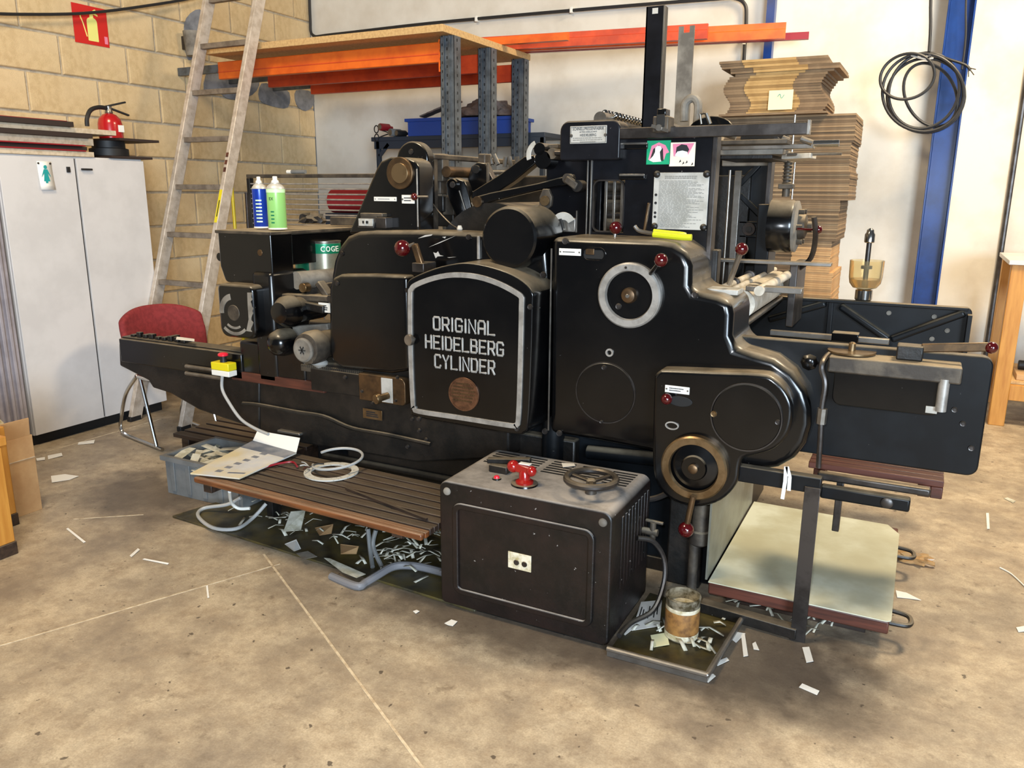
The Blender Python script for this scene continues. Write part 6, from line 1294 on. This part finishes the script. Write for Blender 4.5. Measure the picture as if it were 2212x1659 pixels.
# --- emergency stop
e = P(481, 800, y=2.90); es = thing('emergency_stop_box', 'yellow emergency stop box with red mushroom button on the bed rail', 'switch box', e)
x0, x1, z0, z1 = R4(461, 780, 501, 814, 2.88)
bm = nb(); box(bm, (x0, 2.86, z0), (x1, 2.918, z0+(z1-z0)*.42)); mk('box_base', bm, 'whitepl', es, .004)
bm = nb(); box(bm, (x0, 2.86, z0+(z1-z0)*.42+.0003), (x1, 2.918, z1)); mk('box_cover', bm, 'yellow', es, .004)
cx_ = (x0+x1)/2
bm = nb(); lathe(bm, [(.018, 0), (.015, .02), (.015, .03)], (cx_, 2.89, z1), (0, 0, 1), 20); mk('button_collar', bm, 'black', es)
bm = nb(); lathe(bm, [(.016, 0), (.026, .004), (.026, .012), (.018, .018), (.0, .02)], (cx_, 2.89, z1+.03), (0, 0, 1), 24, cap=False); mk('mushroom_button', bm, 'redlamp', es)
bm = nb(); tube(bm, [(cx_-.01, 2.885, z0+.004), P(480, 840, y=2.88), P(495, 870, y=2.86), P(520, 905, y=2.84), P(550, 925, y=2.82), P(580, 938, y=2.8)], .008, 8); mk('cord', bm, 'cabgrey', es)
# --- small things on the bed end and the drying rack
scrap('paper_card', [(382, 727), (420, 732), (420, 737), (380, 733)], 'small white card lying on the press bed end', z=P(400, 735, y=2.97).z+.01)
zr0, zr1 = P(540, 488, y=4.33).z, P(535, 378, y=4.33).z
xr0, xr1 = P(535, 400, y=4.33).x, P(800, 400, y=4.33).x
wr = thing('wire_drying_rack', 'wire sheet rack with many horizontal rods behind the spray cans', 'rack', ((xr0+xr1)/2, 4.4, zr0))
bm = nb(); box(bm, (xr0, 4.32, zr1-.02), (xr1+.2, 4.36, zr1+.005)); mk('top_rail', bm, 'iron', wr, .004)
for x in (xr0, xr1+.1): bm = nb(); box(bm, (x, 4.32, 0), (x+.03, 4.36, zr1-.021)); mk('rack_post', bm, 'grime', wr, .003)
for k in range(9): z = zr0+.02+(zr1-zr0-.08)*k/8; bm = nb(); cyl(bm, (xr0+.03, 4.33, z), (xr1+.1, 4.33, z), .0055, 8); mk('rod', bm, 'silver', wr); 
a = P(722, 434, y=4.5); b_ = P(800, 434, y=4.5); bm = nb(); cyl(bm, (a.x, 4.5, a.z), (b_.x+.1, 4.5, a.z), .08, 28); solo('red_cylinder', bm, 'redplas', 'dark red cylinder lying behind the wire drying rack', 'cylinder')
bm = nb(); box(bm, (a.x-.02, 4.42, 0), (a.x+.3, 4.6, a.z-.081)); solo('cylinder_stand', bm, 'darkblue', 'dark stand under the red cylinder behind the drying rack', 'stand', bevel=.004)
c = P(640, 368, y=4.34); t = thing('small_flashlight', 'small grey torch with white end on the drying rack rail', 'torch', (c.x, 4.34, zr1+.006))
bm = nb(); cyl(bm, (c.x-.04, 4.34, zr1+.02), (c.x+.08, 4.34, zr1+.02), .014, 14); mk('barrel', bm, 'greypl', t); bm = nb(); cyl(bm, (c.x-.08, 4.34, zr1+.02), (c.x-.04, 4.34, zr1+.02), .013, 14); mk('white_end', bm, 'whitepl', t)
bm = nb(); bmesh.ops.create_icosphere(bm, subdivisions=3, radius=1)
q = P(675, 474, y=3.75)
for v in bm.verts: n = mnoise.noise(v.co*3)*.4; v.co = Vector((v.co.x*.09, v.co.y*.06, max(v.co.z, -.3)*.045))*(1+n)+Vector((q.x, 3.75, zs_+.014))
solo('greasy_rag', bm, 'grime', 'crumpled dark greasy rag on the ink fountain shelf', 'rag')
q = P(745, 474, y=3.6); bm = nb(); box(bm, (q.x-.09, 3.58, zs_), (q.x+.12, 3.64, zs_+.045)); solo('metal_case', bm, 'iron', 'small dusty metal case on the ink fountain shelf', 'case', bevel=.004)
# --- red chair
chc = Vector((-4.30, 3.29, 0)); ca = math.radians(-12)
fx_ = Vector((math.cos(ca), math.sin(ca), 0)); sx_ = Vector((-fx_.y, fx_.x, 0))
def CW(u, v, z): return chc+fx_*u+sx_*v+Vector((0, 0, z))
ch = thing('red_chair', 'red upholstered chair with chrome tube frame behind the press bed', 'chair', chc)
bm = nb(); n1, n2 = 14, 8; G = []
for i in range(n1+1):
    row = []
    for j in range(n2+1):
        s = (i/n1-.5)*2; tt = j/n2; w = .28*(1-.10*(tt-.5)**2); zz = .56+.31*tt; 
        e_ = 1-abs(s)**3*.22 if tt > .5 else 1
        row.append(CW(-.15+.12*s*s-.05*tt, .215+s*w, .56+(zz-.56)*e_))
    G.append([bm.verts.new(p) for p in row])
for i in range(n1):
    for j in range(n2): bm.faces.new((G[i][j], G[i+1][j], G[i+1][j+1], G[i][j+1]))
o = mk('backrest', bm, 'redfab', ch); so = o.modifiers.new('s', 'SOLIDIFY'); so.thickness = .045; so.offset = 0; sd = o.modifiers.new('d', 'SUBSURF'); sd.levels = 1; sd.render_levels = 2
bm = nb(); slab(bm, rpoly([(*CW(-.2, .02, 0).xy, .06), (*CW(.25, .0, 0).xy, .06), (*CW(.25, .42, 0).xy, .06), (*CW(-.2, .40, 0).xy, .06)]), .462, .515); mk('seat', bm, 'redfab', ch, .015, 3)
for v in (-.01, .42):
    bm = nb(); tube(bm, [CW(-.04, v, .45), CW(-.22, v, .30), CW(-.33, v, .10), CW(-.34, v, .045), CW(-.30, v, .018), CW(-.14, v, .013), CW(.20, v, .013)], .012, 10); mk('sled_leg', bm, 'chrome', ch)
    bm = nb(); tube(bm, [CW(.0, v, .45), CW(.06, v, .25), CW(.13, v, .013)], .012, 10, 3); mk('front_leg', bm, 'chrome', ch)
    bm = nb(); tube(bm, [CW(-.02, v, .449), CW(.2, v, .449)], .012, 10, 0); mk('seat_tube', bm, 'chrome', ch)
bm = nb(); tube(bm, [CW(-.05, -.01, .447), CW(-.05, .42, .447)], .012, 10, 0); mk('cross_tube', bm, 'chrome', ch)
for v in (.08, .32): bm = nb(); bar(bm, CW(-.17, v, .47), CW(-.17, v, .62), .03, .012); mk('back_bracket', bm, 'chrome', ch, .003)

# --- paper scraps on the floor
SCR = [
 ([(110, 1028), (140, 1024), (170, 1028), (150, 1036), (112, 1042)], 'torn crumpled white paper on the floor near the cabinet'),
 ([(103, 984), (133, 978), (135, 984), (104, 992)], 'white paper strip right of the carton near the cabinet foot'),
 ([(78, 990), (97, 987), (97, 993), (80, 995)], 'small white paper scrap touching the open carton'),
 ([(170, 955), (205, 950), (203, 957), (168, 960)], 'flat white scrap close to the cabinet plinth'),
 ([(143, 1142), (147, 1140), (185, 1170), (180, 1172)], 'thin pale wood strip on the floor left of the press'),
 ([(280, 1200), (298, 1184), (302, 1187), (284, 1203)], 'short pale strip on the floor below the footboard shadow'),
 ([(308, 1208), (312, 1206), (365, 1216), (362, 1219)], 'long thin pale strip lying left of the floor joints'),
 ([(445, 1265), (449, 1264), (452, 1290), (448, 1291)], 'narrow pale strip crossing the left floor joint'),
 ([(960, 1346), (975, 1338), (988, 1342), (978, 1352), (968, 1350)], 'white torn scrap in front of the motor cabinet corner'),
 ([(892, 1320), (900, 1317), (906, 1320), (898, 1325)], 'tiny white scrap left of the motor cabinet'),
 ([(1726, 1484), (1733, 1476), (1770, 1492), (1765, 1501)], 'bright white paper slip on the floor in front of the pile board'),
 ([(1733, 1398), (1748, 1397), (1757, 1428), (1742, 1431)], 'grey white slip right of the support post foot'),
 ([(1935, 1275), (1958, 1280), (1990, 1296), (1960, 1292), (1938, 1290)], 'torn white paper sticking out from the pile board edge'),
 ([(2130, 1108), (2136, 1108), (2138, 1142), (2132, 1142)], 'thin upright pale strip on the floor at far right'),
 ([(2168, 1076), (2176, 1074), (2194, 1082), (2188, 1086)], 'small cream slip on the floor at the right edge'),
 ([(2195, 1355), (2212, 1352), (2225, 1362), (2200, 1365)], 'white scrap cut by the right picture edge'),
 ([(1552, 1358), (1610, 1368), (1590, 1388)], 'large white triangular paper on the edge of the drip tray'),
 ([(1601, 1372), (1609, 1370), (1616, 1416), (1606, 1418)], 'long pale strip right of the triangular paper'),
 ([(1625, 1390), (1632, 1386), (1640, 1404), (1628, 1402)], 'small pale scrap below the foot rail'),
 ([(1545, 1430), (1570, 1420), (1575, 1426), (1550, 1438)], 'pale strip beside the drip tray rim'),
 ([(1520, 1468), (1540, 1455), (1546, 1460), (1530, 1474)], 'white scrap under the drip tray corner'),
]
for pts, lab in SCR: scrap('paper_scrap', pts, lab, random.choice(['paper', 'paper', 'paper_c']) if 'bright' not in lab and 'white' not in lab else 'paper', 'paper scraps on the floor', .003)
scrap('paper_scrap', [(1631, 1335), (1642, 1332), (1652, 1338), (1648, 1348), (1634, 1345)], 'white scrap under the front edge of the pile board', group='paper scraps on the floor')
bm = nb(); tube(bm, [P(2160, 1226, z=.004), P(2185, 1240, z=.004), P(2215, 1268, z=.004)], .003, 5); solo('white_string', bm, 'paper', 'thin white string on the floor at the right edge', 'string')
# crumpled clear wrapper beside the pile board
bm = nb(); bmesh.ops.create_icosphere(bm, subdivisions=3, radius=1); c = P(1975, 1205, z=.02)
for v in bm.verts: n = mnoise.noise(v.co*3.1+Vector((3, 1, 2)))*.8; v.co = Vector((v.co.x*.075, v.co.y*.04, max(-.4, v.co.z)*.03))*(1+n)+Vector((c.x, c.y, .016))
MT['wrap'] = mat('amber_wrapper', L(206, 170, 120), .2, 0, trans=.5)
solo('crumpled_wrapper', bm, 'wrap', 'crumpled amber wrapper beside the pile board', 'wrapper', ang=10)
# paper strips hanging from the rail
hs_ = thing('hanging_paper_strips', 'two white paper strips hanging under the round gear cover', 'paper strips', P(1702, 1030, y=2.80))
for pts in ([(1700, 1008), (1706, 1030), (1704, 1060)], [(1698, 1008), (1696, 1040), (1690, 1078)]):
    q = [P(*p, y=2.80) for p in pts]; bm = nb()
    for a, b_ in zip(q, q[1:]): bar(bm, a, b_, .0125, .0012, (0, 1, 0))
    mk('strip', bm, 'paper', hs_)
# shredded strips under the footboard and round the tray: uncountable
def shreds(n, reg, lab, zmax, name='paper_shreds', ms='paper_c'):
    bm = nb()
    for k in range(n):
        u, v = random.random(), random.random(); (xa, ya), (xb, yb) = reg
        c = Vector((xa+(xb-xa)*u, ya+(yb-ya)*v, .014+random.random()**2*zmax)); a = random.uniform(0, 2*PI); ln = random.uniform(.015, .055); w = random.uniform(.003, .008)
        d = Vector((math.cos(a), math.sin(a), random.uniform(-.25, .25)))*ln; s = Vector((-d.y, d.x, 0)).normalized()*w; m_ = c+Vector((0, 0, random.uniform(0, .02)))
        p = [c-d, m_, c+d]
        for q in p: q.z = max(q.z, .014)
        A = [bm.verts.new(q-s) for q in p]; B = [bm.verts.new(q+s) for q in p]
        for i in range(2): bm.faces.new((A[i], A[i+1], B[i+1], B[i]))
    o = solo(name, bm, ms, lab, 'paper', kind='stuff'); so = o.modifiers.new('s', 'SOLIDIFY'); so.thickness = .0008
shreds(95, ((-2.05, 2.55), (-1.58, 2.95)), 'heap of shredded paper strips beside the motor cabinet', .12)
shreds(60, ((-2.95, 2.62), (-2.0, 3.05)), 'scattered shredded paper under the slatted footboard', .05, 'scattered_shreds', 'paper_c')
shreds(20, ((-.80, 2.5), (-.52, 2.82)), 'paper strips lying in the oily drip tray', .015, 'tray_shreds')
shreds(36, ((-.62, 2.85), (-.1, 3.0)), 'paper bits under the pile board front', .02, 'board_shreds')
# individual larger pieces under the footboard
for pts, m, lab in (([(628, 1105), (660, 1102), (650, 1145), (612, 1148)], 'paper_c', 'greenish paper sheet standing under the footboard'), ([(615, 1175), (640, 1165), (650, 1185), (635, 1190)], 'paper', 'white crumpled scrap under the footboard middle'), ([(640, 1195), (665, 1190), (685, 1202), (655, 1208)], 'dustgrey', 'grey scrap at the front of the floor plate'), ([(700, 1205), (712, 1206), (790, 1240), (770, 1248), (740, 1236)], 'paper_c', 'long torn paper strip at the front of the floor plate'), ([(680, 1140), (720, 1132), (716, 1152), (690, 1156)], 'kraft', 'tan paper piece under the footboard'), ([(735, 1175), (775, 1180), (770, 1196), (736, 1196)], 'kraft', 'crumpled tan paper ball under the footboard')):
    bm = nb(); z_ = .02; sheet(bm, [P(*q, z=z_+(.05 if q[1] < 1120 else .012*(i % 2))) for i, q in enumerate(pts)], .0015); solo('paper_piece', bm, m, lab, 'paper', 'paper pieces under the footboard')
# cables under the footboard
bm = nb(); tube(bm, [P(575, 1088, z=.09), P(545, 1120, z=.03), P(510, 1142, z=.024), P(460, 1140, z=.024), P(428, 1115, z=.024), P(440, 1098, z=.03), P(490, 1090, z=.06), P(520, 1075, z=.1)], .009, 8); solo('grey_cable', bm, 'cabgrey', 'grey cable loop drooping under the left end of the footboard', 'cable')
bm = nb(); tube(bm, [P(496, 1062, z=.24), P(500, 1085, z=.14), P(515, 1098, z=.1), P(540, 1098, z=.1)], .008, 8); solo('white_cable', bm, 'whitepl', 'short white cable hanging from the footboard edge', 'cable')
bm = nb(); tube(bm, [(-2.08, 2.405, .010), P(770, 1266, z=.014), P(790, 1258, z=.018), P(815, 1243, z=.028), P(850, 1224, z=.034), P(890, 1222, z=.034), P(940, 1232, z=.034), (-1.50, 2.6, .034)], .017, 10); solo('grey_conduit_hose', bm, 'conduit', 'thick grey flexible conduit leading to the motor cabinet', 'conduit')
for i, (pts) in enumerate((((795, 1142), (800, 1190), (805, 1225)), ((812, 1145), (806, 1180), (825, 1225)))):
    bm = nb(); q = [P(pts[0][0], pts[0][1], y=2.62), P(pts[1][0], pts[1][1], y=2.6), P(pts[2][0], pts[2][1], z=.02)]; tube(bm, q, .010, 8); solo('hanging_tube', bm, 'greypl', ['left grey tube hanging below the footboard', 'right grey tube hanging below the footboard'][i], 'tube', 'tubes below the footboard')
